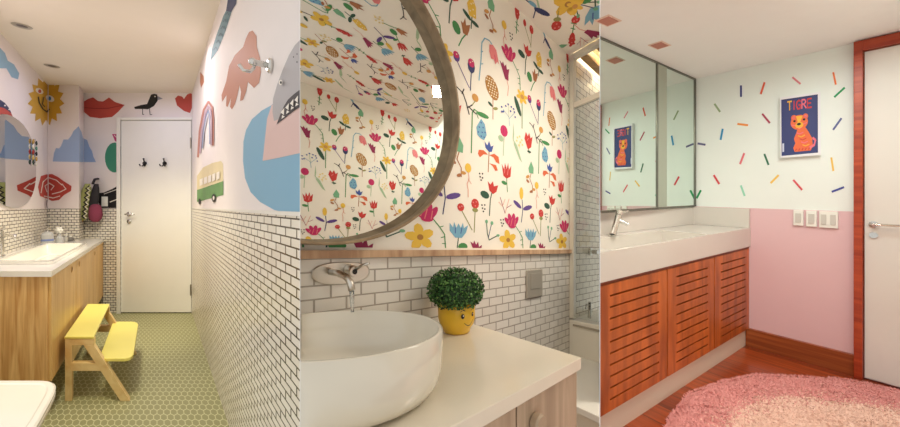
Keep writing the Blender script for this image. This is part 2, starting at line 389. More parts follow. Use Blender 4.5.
# door
U0 = LE
def lx(px, u): return (px-157)/F*u   # width position on a plane facing the camera
DW = mat('door_white', (242, 239, 232), .45)
d0, d1 = lx(121.2, U0), lx(191.2, U0)
mb = MB(); mb.box(L, U0-.022, U0-.002, d0, d1, .012, 2.155, DW)
door = tag(mb.build('door_1', room=L, bevel=.003), 'white flat door with two black hooks at the end of the mural room', 'door', kind='structure')
mb = MB(); mb.box(L, U0-.04, U0, lx(116.8,U0), d0-.004, 0, 2.19, DW); mb.box(L, U0-.04, U0, d1+.004, lx(193.6,U0)-.003, 0, 2.19, DW); mb.box(L, U0-.04, U0, d0-.004, d1+.004, 2.159, 2.19, DW)
mb.build('door_frame', parent=door, room=L, bevel=.004)['label'] = 'white door casing'
mb = MB(); hp = L.P(*L.on(129.5, 214, 'u', U0-.03)); mb.lathe(hp, [(.001,-.0),(.024,0),(.024,.012),(.001,.012)], chrome, 16, (Vector((1,0,0)), Vector((0,0,1)), Vector((0,-1,0))))
mb.tube([hp+Vector((0,-.01,0)), hp+Vector((0,-.05,0)), hp+Vector((.03,-.055,0)), hp+Vector((.1,-.05,-.003))], .008, chrome)
lk = L.P(*L.on(129.5, 221.5, 'u', U0-.03)); mb.lathe(lk, [(.001,0),(.022,0),(.022,.01),(.001,.01)], chrome, 16, (Vector((1,0,0)), Vector((0,0,1)), Vector((0,-1,0))))
mb.build('door_handle', parent=door, smooth=True)['label'] = 'chrome lever and lock'
for y in (143, 290):
    mb = MB(); c = L.on(190.6, y, 'u', U0-.045); mb.tube([L.P(*c)-Vector((0,0,.06)), L.P(*c)+Vector((0,0,.06))], .006, brushed, 8)
    mb.build('hinge', parent=door)
for px, tx in ((145, 'black coat hook on the white door, nearer its handle side'), (165, 'black coat hook on the white door, nearer its hinge side')):
    c = L.P(*L.on(px, 163, 'u', U0-.024)); t = thing('coat_hook', c, tx, 'hook', 'coat hooks on the white door')
    mb = MB(); mb.lathe(c+Vector((0,-.002,-.004)), [(.001,0),(.022,0),(.020,.008),(.001,.008)], black, 16, (Vector((1,0,0)), Vector((0,0,1)), Vector((0,-1,0)))); mb.build('back_plate', parent=t)
    mb = MB()
    mb.tube([c+Vector((0,-.01,-.01)), c+Vector((0,-.012,.02)), c+Vector((0,-.018,.042))], .006, black, 8); mb.ball(c+Vector((0,-.018,.044)), .009, .009, .009, black, 8, 6)
    for sx in (-1, 1): mb.tube([c+Vector((0,-.012,-.012)), c+Vector((sx*.012,-.02,-.036)), c+Vector((sx*.028,-.03,-.034)), c+Vector((sx*.032,-.034,-.014))], .006, black, 8)
    mb.build('prong', parent=t, smooth=True)
# switch plate on end wall
c = L.on(104.8, 201.5, 'u', U0); mb = MB(); mb.box(L, U0-.016, U0-.006, c[1]-.036, c[1]+.036, c[2]-.055, c[2]+.055, mat('plastic_white', (240,238,230), .4))
sw = tag(mb.build('light_switch', room=L, bevel=.003), 'white switch plate in the black fan mural left of the door', 'switch')
mb = MB(); mb.box(L, U0-.021, U0-.016, c[1]-.013, c[1]+.013, c[2]-.022, c[2]+.022, MATS['plastic_white']); mb.build('rocker', parent=sw, room=L)

# vanity cabinet
VF = -.60; c0, c1 = 1.93, LE-.02
mb = MB(); mb.box(L, c0, c0+.03, LW+.003, VF-.02, .20, .800, PINE, SU, 1); mb.box(L, c0+.03, LP-.004, LW+.003, VF-.02, .20, .725, PINE, SU, 1); mb.box(L, LP-.004, c1, LPV+.004, VF-.02, .20, .800, PINE, SU, 1)
cab = thing('vanity_cabinet', L.P(2.5, -.85, .2), 'wall hung oak vanity cabinet under the marble counter', 'cabinet')
mb.build('body', parent=cab, room=L)
us = [c0, -.6*F/(76-157), -.6*F/(93-157), c1]
def oakbox(mb, *a): mb.box(L, *a, OAK, SU, 1)
holes = [[(72.5, 267)], [(78.3, 263)], [(94.3, 252)]]
hs = [(us[1]-.13, .755), (us[1]+.10, .755), (us[2]+.08, .745)]
for k in range(3):
    mb = MB(); oakbox(mb, us[k]+.004, us[k+1]-.004, VF-.02, VF, .203, .797); o = mb.build('door', parent=cab, room=L)
    hu, hw = hs[k]; p = L.P(hu, VF, hw); X = L.A.normalized()
    mb = MB(); nrm = Vector((.757, .653, 0))
    mb.lathe(p, [(.001,.002),(.019,.002)], mat('finger_hole_shade', (52,34,22), .9), 16, (X, Vector((0,0,1)), nrm)); mb.lathe(p, [(.019,.001),(.019,.0035),(.023,.0035),(.023,.001)], PINE, 16, (X, Vector((0,0,1)), nrm))  # flat dark disc, the shade inside the hole put into its colour
    mb.build('finger_pull', parent=o)['label'] = 'round cut out grip, its shade painted as a dark disc'
MARB = mat('marble', (232, 228, 222), .15, var=.10, vscale=7)
mb = MB(); co, ci = .600, 0
bu0, bu1, bv0, bv1 = 2.13, 3.22, -1.06, -.655   # basin cut out
T0, T1 = .802, .834
mb.box(L, 1.91, bu0+.03, LW+.002, -.593, T0, T1, MARB); mb.box(L, bu1-.03, LP-.002, LW+.002, -.593, T0, T1, MARB)
mb.box(L, LP-.002, LE-.002, LPV+.002, -.593, T0, T1, MARB)
mb.box(L, bu0+.03, bu1-.03, LW+.002, bv0+.02, T0, T1, MARB); mb.box(L, bu0+.03, bu1-.03, bv1-.02, -.593, T0, T1, MARB)
tag(mb.build('countertop', room=L), 'veined white marble countertop around the rectangular basin', 'countertop')
mb = MB(); h = .852
def ring(R_, u0, u1, v0, v1, w, r=.03, n=4, rs=1.0):
    pts = []
    for (cu, cv, a0) in ((u1-r*rs, v1-r, 0), (u0+r*rs, v1-r, 1), (u0+r*rs, v0+r, 2), (u1-r*rs, v0+r, 3)):
        for k in range(n+1):
            a = math.pi/2*(k/n)
            d = [(math.sin(a)*0+math.cos(a), 0)]
            if a0 == 0: du, dv = math.sin(math.pi/2-a), math.sin(a)
            if a0 == 1: du, dv = -math.sin(a), math.cos(a)
            if a0 == 2: du, dv = -math.cos(a), -math.sin(a)
            if a0 == 3: du, dv = math.sin(a), -math.cos(a)
            pts.append(R_.P(cu+r*rs*du, cv+r*dv, w))
    return pts
def rr(w, d, r=.03): return ring(L, bu0+d*1.4, bu1-d*1.4, bv0+d, bv1-d, w, r, 4, 1.4)
mb.loft([rr(T1+.001, 0), rr(h, 0), rr(h, .03), rr(h-.008, .036), rr(h-.09, .05), rr(h-.1, .07)], ceramic, False); mb.quad(rr(h-.1, .07), ceramic); mb.loft([rr(T1+.001, 0), rr(T1+.001, .03), rr(h-.11, .045)], ceramic, False); mb.quad(rr(h-.11, .045), ceramic)
tag(mb.build('wash_basin', room=L, smooth=False), 'white rectangular drop-in wash basin in the marble counter', 'basin')
# tap
tp = L.P(2.42, -1.108, T1); t = thing('basin_tap', tp, 'tall clear and chrome tap at the wall side of the rectangular basin', 'tap')
mb = MB(); mb.lathe(tp, [(.020,.002),(.020,.012),(.013,.02),(.013,.19)], chrome, 16, cap=True)
mb.build('body', parent=t, smooth=False)
mb = MB(); mb.tube([tp+Vector((0,0,.14)), tp+Vector((.05,-.01,.16)), tp+Vector((.12,-.02,.155)), tp+Vector((.13,-.02,.13))], .010, chrome); mb.build('spout', parent=t, smooth=True)
mb = MB(); mb.tube([tp+Vector((0,0,.192)), tp+Vector((-.02,.03,.225))], .007, chrome); mb.build('handle', parent=t)
# items by the basin
def item(name, px, py, label, cat): 
    c = L.P(*L.on(px, py, 'w', T1+.0025)); return thing(name, c, label, cat), c
t, c = item('soap_dispenser', 47.5, 244, 'clear soap dispenser with a blue patch by the tiled corner', 'dispenser')
clr = mat('clear_plastic', (226,226,226), .1, trans=.5)
mb = MB(); mb.lathe(c, [(.036,.0),(.042,.01),(.042,.09),(.03,.11),(.014,.12)], clr, 20, cap=True); mb.build('bottle', parent=t, smooth=False)
mb = MB(); mb.lathe(c, [(.0428,.03),(.0428,.048)], mat('blue_label', (110,124,176), .5), 20); mb.build('label_patch', parent=t)
mb = MB(); mb.tube([c+Vector((0,0,.12)), c+Vector((0,0,.155)), c+Vector((.035,-.01,.15))], .007, chrome); mb.build('pump', parent=t)
t, c = item('flower_stopper_bottle', 59.5, 243, 'small jar topped by a white flower beside the soap dispenser', 'jar')
mb = MB(); mb.lathe(c, [(.026,0),(.03,.01),(.03,.05),(.012,.07),(.01,.09)], clr, 16, cap=True); mb.build('jar', parent=t)
mb = MB(); mb.ball(c+Vector((0,0,.125)), .026, .026, .022, ceramic)
for k in range(6): mb.ball(c+Vector((.026*math.cos(k*1.047), -.005, .125+.022*math.sin(k*1.047))), .016, .01, .014, ceramic, 8, 6)
mb.build('flower', parent=t, smooth=True)
t, c = item('toothbrush_cup', 65, 241.5, 'low chrome cup in front of the tiled pier', 'cup')
mb = MB(); mb.lathe(c, [(.022,0),(.026,.05),(.024,.05),(.02,.005)], chrome, 16, cap=True); mb.build('cup', parent=t)
mb = MB(); mb.tube([c+Vector((0,0,.01)), c+Vector((.02,0,.09))], .005, ceramic); mb.build('brush', parent=t)
t, c = item('small_pot', 70.5, 241, 'tiny grey pot nearest the pier corner on the marble', 'pot')
mb = MB(); mb.lathe(c, [(.018,0),(.026,.015),(.024,.035),(.014,.04)], mat('grey_pot', (120,116,112), .4), 14, cap=True); mb.build('pot', parent=t)
mb = MB(); mb.ball(c+Vector((0,0,.047)), .012, .012, .01, ceramic, 10, 6); mb.build('lid', parent=t)

# hanging bag
bc = L.P(*L.on(90, 203, 'u', LE-.10)); t = thing('hanging_bag', bc-Vector((0,0,.22)), 'colourful zigzag fabric bag hanging beside the pier', 'bag')
def blob(mb, c, rx, ry, rz, m, tw=0):
    rs = []
    for i in range(1, 14):
        a = math.pi*i/14; w = math.sin(a)**.7
        rs.append([c+Vector((rx*w*math.cos(2*math.pi*k/14)*(1+.06*math.sin(5*a+k)) + tw*math.cos(a), ry*w*math.sin(2*math.pi*k/14), -rz*math.cos(a))) for k in range(14)])
    mb.loft(rs, m, True)
def slant(k, n=9): return bc+Vector((.03-.055*(1-k/(n-1)), 0, -.19+.40*k/(n-1)))
def strap_body(mb, off, r0, m, a=0, b=9):
    pts = [slant(k)+off for k in range(a, b)]; rs = []
    for i, p in enumerate(pts):
        q = math.sin(math.pi*(i+.6)/(len(pts)+.2))**.5; rs.append([p+Vector((r0*q*math.cos(2*math.pi*t_/14), r0*.8*q*math.sin(2*math.pi*t_/14), 0)) for t_ in range(14)])
    mb.loft(rs, m, True)
mb = MB(); strap_body(mb, Vector((-.045,-.01,0)), .052, mat('bag_lime', (168,170,104), .9)); mb.build('green_panel', parent=t, smooth=True)
mb = MB(); strap_body(mb, Vector((.03,.01,0)), .042, mat('bag_dark', (44,40,42), .9)); mb.build('dark_panel', parent=t, smooth=True)
mb = MB(); blob(mb, bc+Vector((.06,.0,-.11)), .062, .05, .10, mat('bag_plum', (130,54,76), .9)); mb.build('plum_pouch', parent=t, smooth=True)
mb = MB(); blob(mb, bc+Vector((-.115,.0,-.11)), .036, .04, .11, mat('bag_orange', (206,100,54), .9)); mb.build('orange_pouch', parent=t, smooth=True)
mb = MB()
pts = [slant(k, 17)+Vector((.002+(.016 if k % 2 else -.016), -.052, 0)) for k in range(1, 16)]
mb.tube(pts, .0075, MATS['bag_dark'], 6); mb.tube([p+Vector((.020,.0,0)) for p in pts], .006, mat('bag_cream', (226,220,190), .9), 6)
mb.build('zigzag_trim', parent=t)
mb = MB(); mb.tube([slant(8), slant(8)+Vector((-.01,.03,.05)), bc+Vector((.0,.085,.27))], .012, MATS['bag_dark'], 8); mb.build('strap', parent=t)

# mirror on left wall
MU, MW, RU, RW = 2.72, 1.545, .48, .36
MIR = mat('mirror_silver', (232, 236, 234), .01, 1)
t = thing('wall_mirror', L.P(MU, LW+.01, MW-RW), 'large frameless rounded mirror over the marble counter', 'mirror')
pl = [(MU+RU*math.copysign(abs(math.cos(a))**.9, math.cos(a)), MW+RW*math.copysign(abs(math.sin(a))**.9, math.sin(a))) for a in [2*math.pi*k/48 for k in range(48)]]
mb = MB(); mb.loft([[L.P(u, LW+.003, w) for u, w in pl], [L.P(u, LW+.014, w) for u, w in pl]], mat('mirror_back', (190,188,182), .5), False); mb.build('backing', parent=t, room=L)
mb = MB(); mb.add([L.P(u, LW+.0142, w) for u, w in pl], [tuple(range(48))], MIR); mb.build('glass', parent=t)
# diamond garland hanging at mirror edge
gt = L.on(35, 139, 'v', LW+.03); t = thing('diamond_garland', L.P(*L.on(35, 165, 'v', LW+.03)), 'hanging garland of small coloured diamonds at the mirror edge', 'garland')
cols = [(196,158,80), (40,60,50), (232,224,210), (90,150,130), (176,60,50), (30,30,34), (220,190,120)]
mb = MB(); p0 = L.P(*gt); p1 = L.P(*L.on(35, 166, 'v', LW+.03)); mb.tube([p0, p1], .0015, blk, 5); mb.build('string', parent=t)
e = L.A.normalized()
for k in range(10):
    r_, cc = divmod(k, 2); x, y = 33.4+cc*3.1, 141.5+r_*5.2+cc*1.8
    c = L.P(*L.on(x, y, 'v', LW+.028)); q = .021
    mb = MB(); n_ = Vector((.757,.653,0))*.004
    a = [c+Vector((0,0,q)), c+e*q*1.0, c-Vector((0,0,q)), c-e*q*1.0]
    mb.loft([[p-n_ for p in a], [p+n_ for p in a]], mat('diamond_%d' % (k % 7), cols[k % 7], .6), True); mb.build('diamond', parent=t)

# robe hook on right wall
hc = L.P(*L.on(271, 66, 'v', LR-.003)); n_ = Vector((-.757,-.653,0)); t = thing('robe_hook', hc-Vector((0,0,.04)), 'chrome double robe hook on the wall between bear and shark paintings', 'hook')
ax = (L.A.normalized(), Vector((0,0,1)), n_)
mb = MB(); mb.lathe(hc, [(.001,.0),(.025,0),(.025,.006),(.018,.012),(.001,.012)], chrome, 20, ax); mb.build('rosette', parent=t, smooth=False)
fw = L.A.normalized()
mb = MB(); mb.tube([hc+n_*.008, hc+n_*.05, hc+n_*.052+fw*.0], .010, chrome); mb.ball(hc+n_*.055+fw*.0, .013, .013, .013, chrome, 12, 8); mb.build('post', parent=t, smooth=True)
mb = MB(); mb.tube([hc+n_*.045, hc+n_*.052+Vector((0,0,-.02)), hc+n_*.062+Vector((0,0,-.034)), hc+n_*.082+Vector((0,0,-.034)), hc+n_*.094+Vector((0,0,-.018))], .0055, chrome, 10); mb.build('hook', parent=t, smooth=True)

# step stool
SN, SF = 2.09, 2.785
beech = wood('beech_frame', (226,190,128), (240,212,154), (12, 12, 12), .45, 'OBJ')
ylw = mat('stool_yellow', (236,224,120), .35)
t = thing('step_stool', L.P(2.4, -.4, 0), 'two step wooden stool with yellow treads in front of the oak cabinet', 'stool')
TH = .034
for k, u in enumerate((SN, SF-.045)):
    mb = MB(); mb.box(L, u, u+.045, -.566, -.524, 0, .344, beech); mb.build('leg', parent=t, room=L, bevel=.002)['label'] = 'upright wooden leg'
    mb = MB(); mb.loft([[L.P(u+a, v, w) for a in (0,) for v, w in ((-.225,0),(-.165,0),(-.388,.344),(-.452,.344))], [L.P(u+.045, v, w) for v, w in ((-.225,0),(-.165,0),(-.388,.344),(-.452,.344))]], beech, True); mb.build('leg', parent=t, room=L, bevel=.002)['label'] = 'slanting wooden leg'
    mb = MB(); mb.box(L, u+.002, u+.043, -.524, -.34, .185, .232, beech); mb.build('side_rail', parent=t, room=L)
    mb = MB(); mb.box(L, u, u+.045, -.566, -.385, .345, .382, beech); mb.build('top_rail', parent=t, room=L)
mb = MB(); mb.box(L, SN-.002, SF+.003, -.57, -.388, .3825, .398, ylw); mb.build('tread', parent=t, room=L, bevel=.004)['label'] = 'yellow upper tread'
pr = [(SN+.02,-.36),(SN+.02,-.20),(SN+.04,-.165),(SN+.08,-.15),(SF-.06,-.15),(SF-.02,-.165),(SF,-.20),(SF,-.36)]
mb = MB(); mb.loft([[L.P(u,v,.234) for u,v in pr], [L.P(u,v,.254) for u,v in pr]], ylw, True); mb.build('tread', parent=t, room=L, bevel=.003)['label'] = 'yellow lower tread'
mb = MB(); mb.box(L, SN+.045, SF-.045, -.56, -.54, .20, .34, beech); mb.build('back_panel', parent=t, room=L)

# toilet
def tring(w, g, v0=-1.10, tip=-.425, uc=1.30, hu=.215):
    pts = []
    for k in range(24):
        a = -math.pi/2 + math.pi*k/23
        x = abs(math.cos(a))**.45*math.copysign(1, math.cos(a)); y = abs(math.sin(a))**.45*math.copysign(1, math.sin(a))
        pts.append((uc+(hu-g)*y, (tip-.14)+(.14-g)*x))
    pts += [(uc+(hu-g), v0), (uc-(hu-g), v0)]
    return [L.P(u, v, w) for u, v in pts]
t = thing('toilet', L.P(1.30, -.75, 0), 'white closed toilet at the near left corner of the mural room', 'toilet')
mb = MB(); mb.loft([tring(0,.09), tring(.1,.09), tring(.30,.05), tring(.375,.02), tring(.385,.02)], ceramic, True); mb.build('bowl', parent=t, room=L, smooth=False)
mb = MB(); mb.loft([tring(.388,.006), tring(.392,.0), tring(.404,0), tring(.406,.004)], ceramic, True); mb.build('seat', parent=t, room=L)
mb = MB(); mb.loft([tring(.409,.003), tring(.413,.0), tring(.420,0), tring(.426,.008), tring(.426,.028), tring(.423,.036)], ceramic, True); mb.build('lid', parent=t, room=L, smooth=False)

# ceiling spots
SPOT = mat('spot_lens', (255,240,215), .3, emit=(255,232,200), es=1.2)
for px, py, tx in ((22, 26, 'small round ceiling spot nearer the camera in the mural room'), (52, 66, 'small round ceiling spot above the painted sun')):
    c = L.P(*L.on(px, py, 'w', LC-.002)); t = thing('ceiling_spot', c, tx, 'spotlight', 'spots in the mural room ceiling')
    mb = MB(); mb.lathe(c, [(.028,0),(.045,-.004),(.05,0)], mat('spot_ring', (190,182,168), .4, .5), 20); mb.build('trim_ring', parent=t)
    mb = MB(); mb.lathe(c, [(.001,-.001),(.027,-.001)], mat('spot_dark', (110,100,90), .3, .6), 20); mb.build('lens', parent=t)

# =================================================================== CENTRE ROOM
VW, UG = .919, 1.428           # papered wall; glass screen line
WC, WT = 2.54, 1.2             # ceiling, wood rail
yedge = lambda a: 0
CB = Room(C.A, C.B, C.lo, C.hi)
PAPER = mat('wallpaper_ground', (243,236,222), .75)
far_v = 2.6*VW
n_w = Vector((C.A.y, -C.A.x, 0)).normalized(); q_w = C.P(0, VW-.040, 0)
def refl(p):
    p = Vector(p); d = (p-q_w).dot(n_w); return p-n_w*(2*d)
# --- wallpaper motifs, drawn in units of .005 m
K = .0051
COLS = dict(mag=(196,44,100), red=(200,58,52), grn=(70,140,80), dgrn=(48,84,66), mint=(118,176,136), yel=(234,192,74), och=(176,124,58), lblue=(120,172,196),
    blue=(70,90,160), navy=(52,60,104), pink=(226,128,128), org=(218,104,64), purp=(96,70,140), oliv=(150,150,90), brn=(170,110,70), dk=(40,36,40), pale=(238,214,140), wine=(150,44,84), cream=(246,236,210), pg=(170,196,160), pb=(222,160,140), bro=(206,150,80))
PM = {k: mat('print_'+k, v, .75) for k, v in COLS.items()}
def dots(pts, r, c): return [(ellp(x, y, r, r, 0, 6), c) for x, y in pts]
def S(pts, w, c): return [(q, c) for q in strokeq(pts, w)]
def E(x, y, a, b, c, ang=0): return [(ellp(x, y, a, b, ang, 10), c)]
def petals(n, R_, r1, r2, c, ph=0):
    return [(ellp(R_*math.cos(ph+2*math.pi*k/n), R_*math.sin(ph+2*math.pi*k/n), r1, r2, ph+2*math.pi*k/n, 8), c) for k in range(n)]
MOT = dict(
 thorn=lambda: S([(5,-4),(10,-10),(14,-16),(15,-30)],.9,'grn')+S([(10,-10),(13,-9)],.7,'grn')+S([(14,-18),(11,-19)],.7,'grn')+S([(15,-24),(12,-24)],.7,'grn')+E(-5.5,0,2.4,5.8,'mag',.75)+E(-2.5,2.5,2.6,7,'mag',.28)+E(1.5,3,2.6,7,'mag',-.1)+E(5,1.5,2.4,6,'mag',-.5)+E(0,-3.5,5,3,'mag')+S([(-2,-4),(0,4)],.8,'pink')+S([(3,-4),(4,3)],.8,'pink')+S([(-5,-2),(-4,2)],.8,'pink'),
 redleaf=lambda: S([(0,-4),(-2,-12),(-3,-28)],1,'dgrn')+E(-8,-8,5,3.6,'dgrn',-.3)+[([(-5,6),(-2,3),(1,7),(2,2),(7,4),(5,-3),(1,-6),(-3,-3)],'red')],
 cluster=lambda: S([(0,-6),(-1,-19)],1,'dgrn')+E(-5,-9,5,2,'dgrn',-.6)+E(3,-12,4,2,'dgrn',-.2)+[([(-3,-8),(-5,2),(-2,9),(1,10),(4,4),(4,-7)],'yel')]+dots([(-2,-3),(1,0),(-1,4),(2,-5),(1,6)],.7,'cream'),
 openb=lambda: S([(1,-5),(-3,-12),(-6,-20)],1,'grn')+E(-8,-5,3.6,5.5,'grn',.3)+[([(-2,-6),(-4,4),(-2,3),(0,9),(1,3),(5,6),(4,0),(2,-6)],'brn')],
 leafbr=lambda: [([(0,9),(4,2),(3.5,-5),(-3,-5),(-4,0)],'mint')]+S([(0,-5),(-2,-12),(2,-19),(2,-27)],.9,'brn')+E(-5,-10,3,1.8,'bro',.6)+E(-5,-15,2.6,1.5,'brn',-.6)+E(4,-23,2.5,1.6,'bro')+E(0,-26,2.5,1.5,'brn',.5),
 yball=lambda: S([(0,-3),(1,-10),(-1,-15),(0,-20),(0,-27)],.8,'pb')+S([(0,-10),(3,-14)],.7,'pb')+E(0,0,3.1,4.4,'yel'),
 buds=lambda: S([(-7,-3),(5,-22)],.8,'purp')+S([(7,-7),(6,-24)],.9,'navy')+E(-7,0,3,4.6,'purp')+E(-7.4,1.5,2.6,3,'mag')+E(7,-1,3.6,6.5,'navy')+E(7,2,3.2,4,'mag')+dots([(6,2),(8,4),(-7,2)],.6,'cream'),
 bell=lambda: S([(-15,-36),(-13,-16),(-12,2),(-9,8),(-4,9),(-1,7)],1.1,'lblue')+S([(-13,-8),(-11,-6)],.8,'lblue')+S([(-14,-20),(-11,-18)],.8,'lblue')+[([(-4,5),(0,7),(4,4),(6,-3),(7,-9),(5,-7),(3,-11),(1,-7),(-2,-8),(-4,-2)],'pink')]+S([(2,-2),(3,-7)],.6,'mag'),
 cone=lambda: S([(1,-10),(1,-31)],.8,'brn')+E(-2,-17,3,1.5,'dgrn',-.5)+E(4,-19,3,1.5,'oliv',.5)+[(ellp(0,0,7,11.5,.38,14),'och')]+dots([(x*2.6+(y%2)*1.3-2-y*.8, y*2.6) for x in range(-1,3) for y in range(-3,4)],.75,'cream'),
 comb=lambda: S([(1,-8),(3,-14),(2,-24)],.8,'pb')+[([(-1,-8),(-6,3),(-8,8),(-5,6),(-4,9),(-2,5),(0,8),(1,3),(4,5),(3,-2),(3,-8)],'wine')],
 ybr=lambda: S([(-9,8),(-3,5),(0,-2),(3,-12)],1,'dk')+S([(-4,4),(-2,9)],1,'dk')+S([(1,-7),(6,-2)],1,'dk')+S([(2,-5),(10,-9)],1,'dk')+E(9,6,3.4,3.8,'bro')+S([(6,-2),(9,3)],.8,'oliv'),
 grape=lambda: S([(-10,-26),(-9,12),(-7,16),(0,14)],1.1,'grn')+E(2,14,6.5,2.4,'grn')+S([(-5,14),(-3,9)],.8,'grn')+[([(0,10),(-5,0),(-4,-7),(-1,-9),(3,-10),(6,-4),(4,6)],'lblue')]+dots([(0,6),(-2,1),(2,2),(-3,-4),(1,-3),(4,-2),(3,-7),(0,-7)],.8,'blue'),
 dill=lambda: S([(2,-14),(1,-5),(-6,0)],.6,'lblue')+S([(1,-5),(0,7)],.5,'pg')+S([(1,-7),(8,2)],.5,'lblue')+dots([(-8,2),(-6,-2),(-3,5),(0,8),(4,7),(3,2),(8,3),(9,-2),(-8,-3),(7,6)],1.1,'blue'),
 daff=lambda: S([(0,-2),(0,-35)],1,'grn')+[(ellp(-6,-13,2.8,10.5,.42,12),'dgrn')]+petals(6,4.4,4,2.2,'yel',.3)+E(0,0,2.6,2.6,'bro'),
 oval=lambda: S([(0,-5),(-1,-26)],.9,'pg')+E(-4,-9,3,3.4,'pg',.5)+E(0,0,4.6,6,'mag')+S([(-1,3),(-1,-2)],.7,'wine'),
 longl=lambda: [([(-5,17),(-4,5),(-5,-4),(0,-10),(6,-22),(2,-17),(-4,-7),(-6,0)],'pg'),([(-5,-1),(0,-6),(7,-23),(3,-20),(-3,-9)],'pg')],
 pdots=lambda: dots([(-3,4),(0,6),(3,3),(-4,0),(1,0),(4,-2),(-1,-4)],1.3,'pale')+S([(0,0),(0,-7)],.6,'pale'),
 blob=lambda: S([(0,-9),(1,-14)],1,'grn')+E(1,-12,3,1.3,'dgrn')+[([(-4,9),(-6,1),(-1,-10),(4,-6),(6,7),(3,4),(1,10),(-1,5)],'red')]+S([(-2,0),(0,3)],.8,'pink'),
 btulip=lambda: S([(0,-4),(-1,-24)],.9,'brn')+[([(-12,-9),(-11,-5),(-6,-4),(-1,-7),(-6,-8),(-10,-12)],'org'),([(12,-13),(11,-6),(6,-4),(0,-7),(5,-8),(8,-12)],'org'),([(10,-20),(8,-15),(0,-15),(4,-17),(7,-21)],'org'),([(-4,-1),(-5,5),(-2,2),(0,7),(2,2),(5,4),(3,-3),(0,-4)],'blue')],
 rtulip=lambda: S([(0,-6),(1,-22)],.9,'grn')+E(-3,-13,3.4,2,'grn',-.2)+[([(-4,-6),(-6,6),(-3,1),(-2,8),(0,2),(2,9),(3,2),(6,7),(5,-5),(0,-8)],'red')]+S([(-3,-3),(-2,2)],.8,'pink')+S([(1,-4),(2,2)],.8,'pink'),
 pleaf=lambda: E(-1,15,2.8,7,'yel')+S([(0,8),(1,-3),(-1,-17)],.9,'navy')+E(-6.5,2,6.5,2.3,'purp',-.6)+E(8,0,7,2.6,'purp',.35),
 balls=lambda: S([(-6,-5),(4,-22)],.9,'oliv')+S([(7,-3),(6,-24)],.9,'oliv')+E(-7,-2,3.3,3.6,'red')+E(7,3,4,4.8,'red')+E(7,-3,3,2,'oliv')+dots([(-8,-2),(-6,-1),(5,4),(8,5),(7,1)],.8,'pink'),
 twig=lambda: S([(0,-12),(-6,4)],.7,'wine')+S([(0,-12),(5,4)],.7,'pb')+S([(-3,-4),(0,3)],.6,'pb')+S([(2,-6),(8,-2)],.6,'wine')+S([(-3,-5),(-8,-1)],.6,'pb'),
 seeds=lambda: dots([(-1.5,2),(1.5,2.5),(-1,-1),(1.5,-1.5),(0,-4)],.9,'dk'),
 bcup=lambda: S([(0,-6),(-2,-22)],.9,'dgrn')+E(4,-15,4.5,3.6,'grn')+[([(-3,-7),(-8,-1),(-8,6),(-5,2),(-4,7),(-2,2),(0,6),(2,2),(4,7),(5,2),(9,5),(7,-2),(3,-7)],'lblue')]+S([(-3,-3),(-3,2)],.8,'blue')+S([(2,-3),(3,2)],.8,'blue'),
 gtwig=lambda: S([(-4,10),(-3,-2),(-1,-8),(9,-3)],.9,'dgrn')+S([(-2,-6),(1,6),(2,9)],.7,'navy')+E(-4,10,1.5,2,'mint')+E(2,9,1.6,2,'mint')+E(9,-3,2,1.3,'mint'),
 ybig=lambda: S([(-1,-6),(-1,-18)],1.1,'dk')+petals(5,6,5.2,3.6,'yel',.5)+E(0,0,2.4,2.4,'och')+E(-10,-14,4,1.6,'dgrn',-.4),
 spike=lambda: S([(0,-8),(-1,-24)],1,'grn')+S([(-2,-12),(2,-14)],1,'grn')+S([(-3,-18),(2,-20)],1,'grn')+E(0,0,3,8.5,'red')+dots([(-2,6),(2,4),(-2,1),(2,-1),(-1,-5),(1,8)],1.6,'red')+dots([(0,4),(0,-2)],.7,'pink'),
 spair=lambda: S([(-5,-3),(4,-20)],.8,'oliv')+S([(5,-5),(4,-22)],.8,'oliv')+E(-5,0,2.2,4,'red')+E(5,-1,3,5,'red')+dots([(5,1)],.8,'pink'),
 nleaf=lambda: S([(-6,8),(0,0),(-3,-8)],.9,'navy')+E(4,-4,7,2.2,'navy',-.7)+E(-2,4,4,1.4,'lblue',-.9),
)
PLACE = [('thorn',427,214),('redleaf',492,188),('cluster',472,9),('openb',465,28),('leafbr',491,5),('yball',504,25),('yball',468,168),('buds',464,61),('bell',492.7,52),('cone',492,88),
 ('comb',506,72),('ybr',466,100),('grape',481,129),('dill',508,112),('daff',522,97),('oval',504,131),('longl',517,140),('pdots',519.5,142),('blob',528.4,141),('leafbr',531,169),
 ('btulip',489,148),('rtulip',506.5,171),('pleaf',522,207),('balls',468,206),('twig',505,202),('seeds',481,176),('bcup',458.5,230),('comb',478,250),('gtwig',490,232),('ybig',508,240),
 ('spike',517,12),('spair',528,26),('nleaf',545,38),('seeds',511,36),('seeds',546,216),('seeds',502,222),('redleaf',527,51),('thorn',509,55)]
PU, PW = .442, 9.0
TILE = []
for nm, x, y in PLACE:
    u, v, w = C.on(x, y, 'v', VW); TILE.append((nm, u % PU, w % PW))
def motif_polys(nm, u0, w0, sc=1, ang=0):
    c, s_ = math.cos(ang), math.sin(ang)
    for pl, col in MOT[nm]():
        yield [(u0+(x*c-y*s_)*K*1.02*sc, w0+(x*s_+y*c)*K*sc) for x, y in pl], col
def clip_axis(poly, ax, val, less):
    if ax == 0: return clipx(poly, val, less)
    return [(b, a) for a, b in clipx([(y, x) for x, y in poly], val, less)]
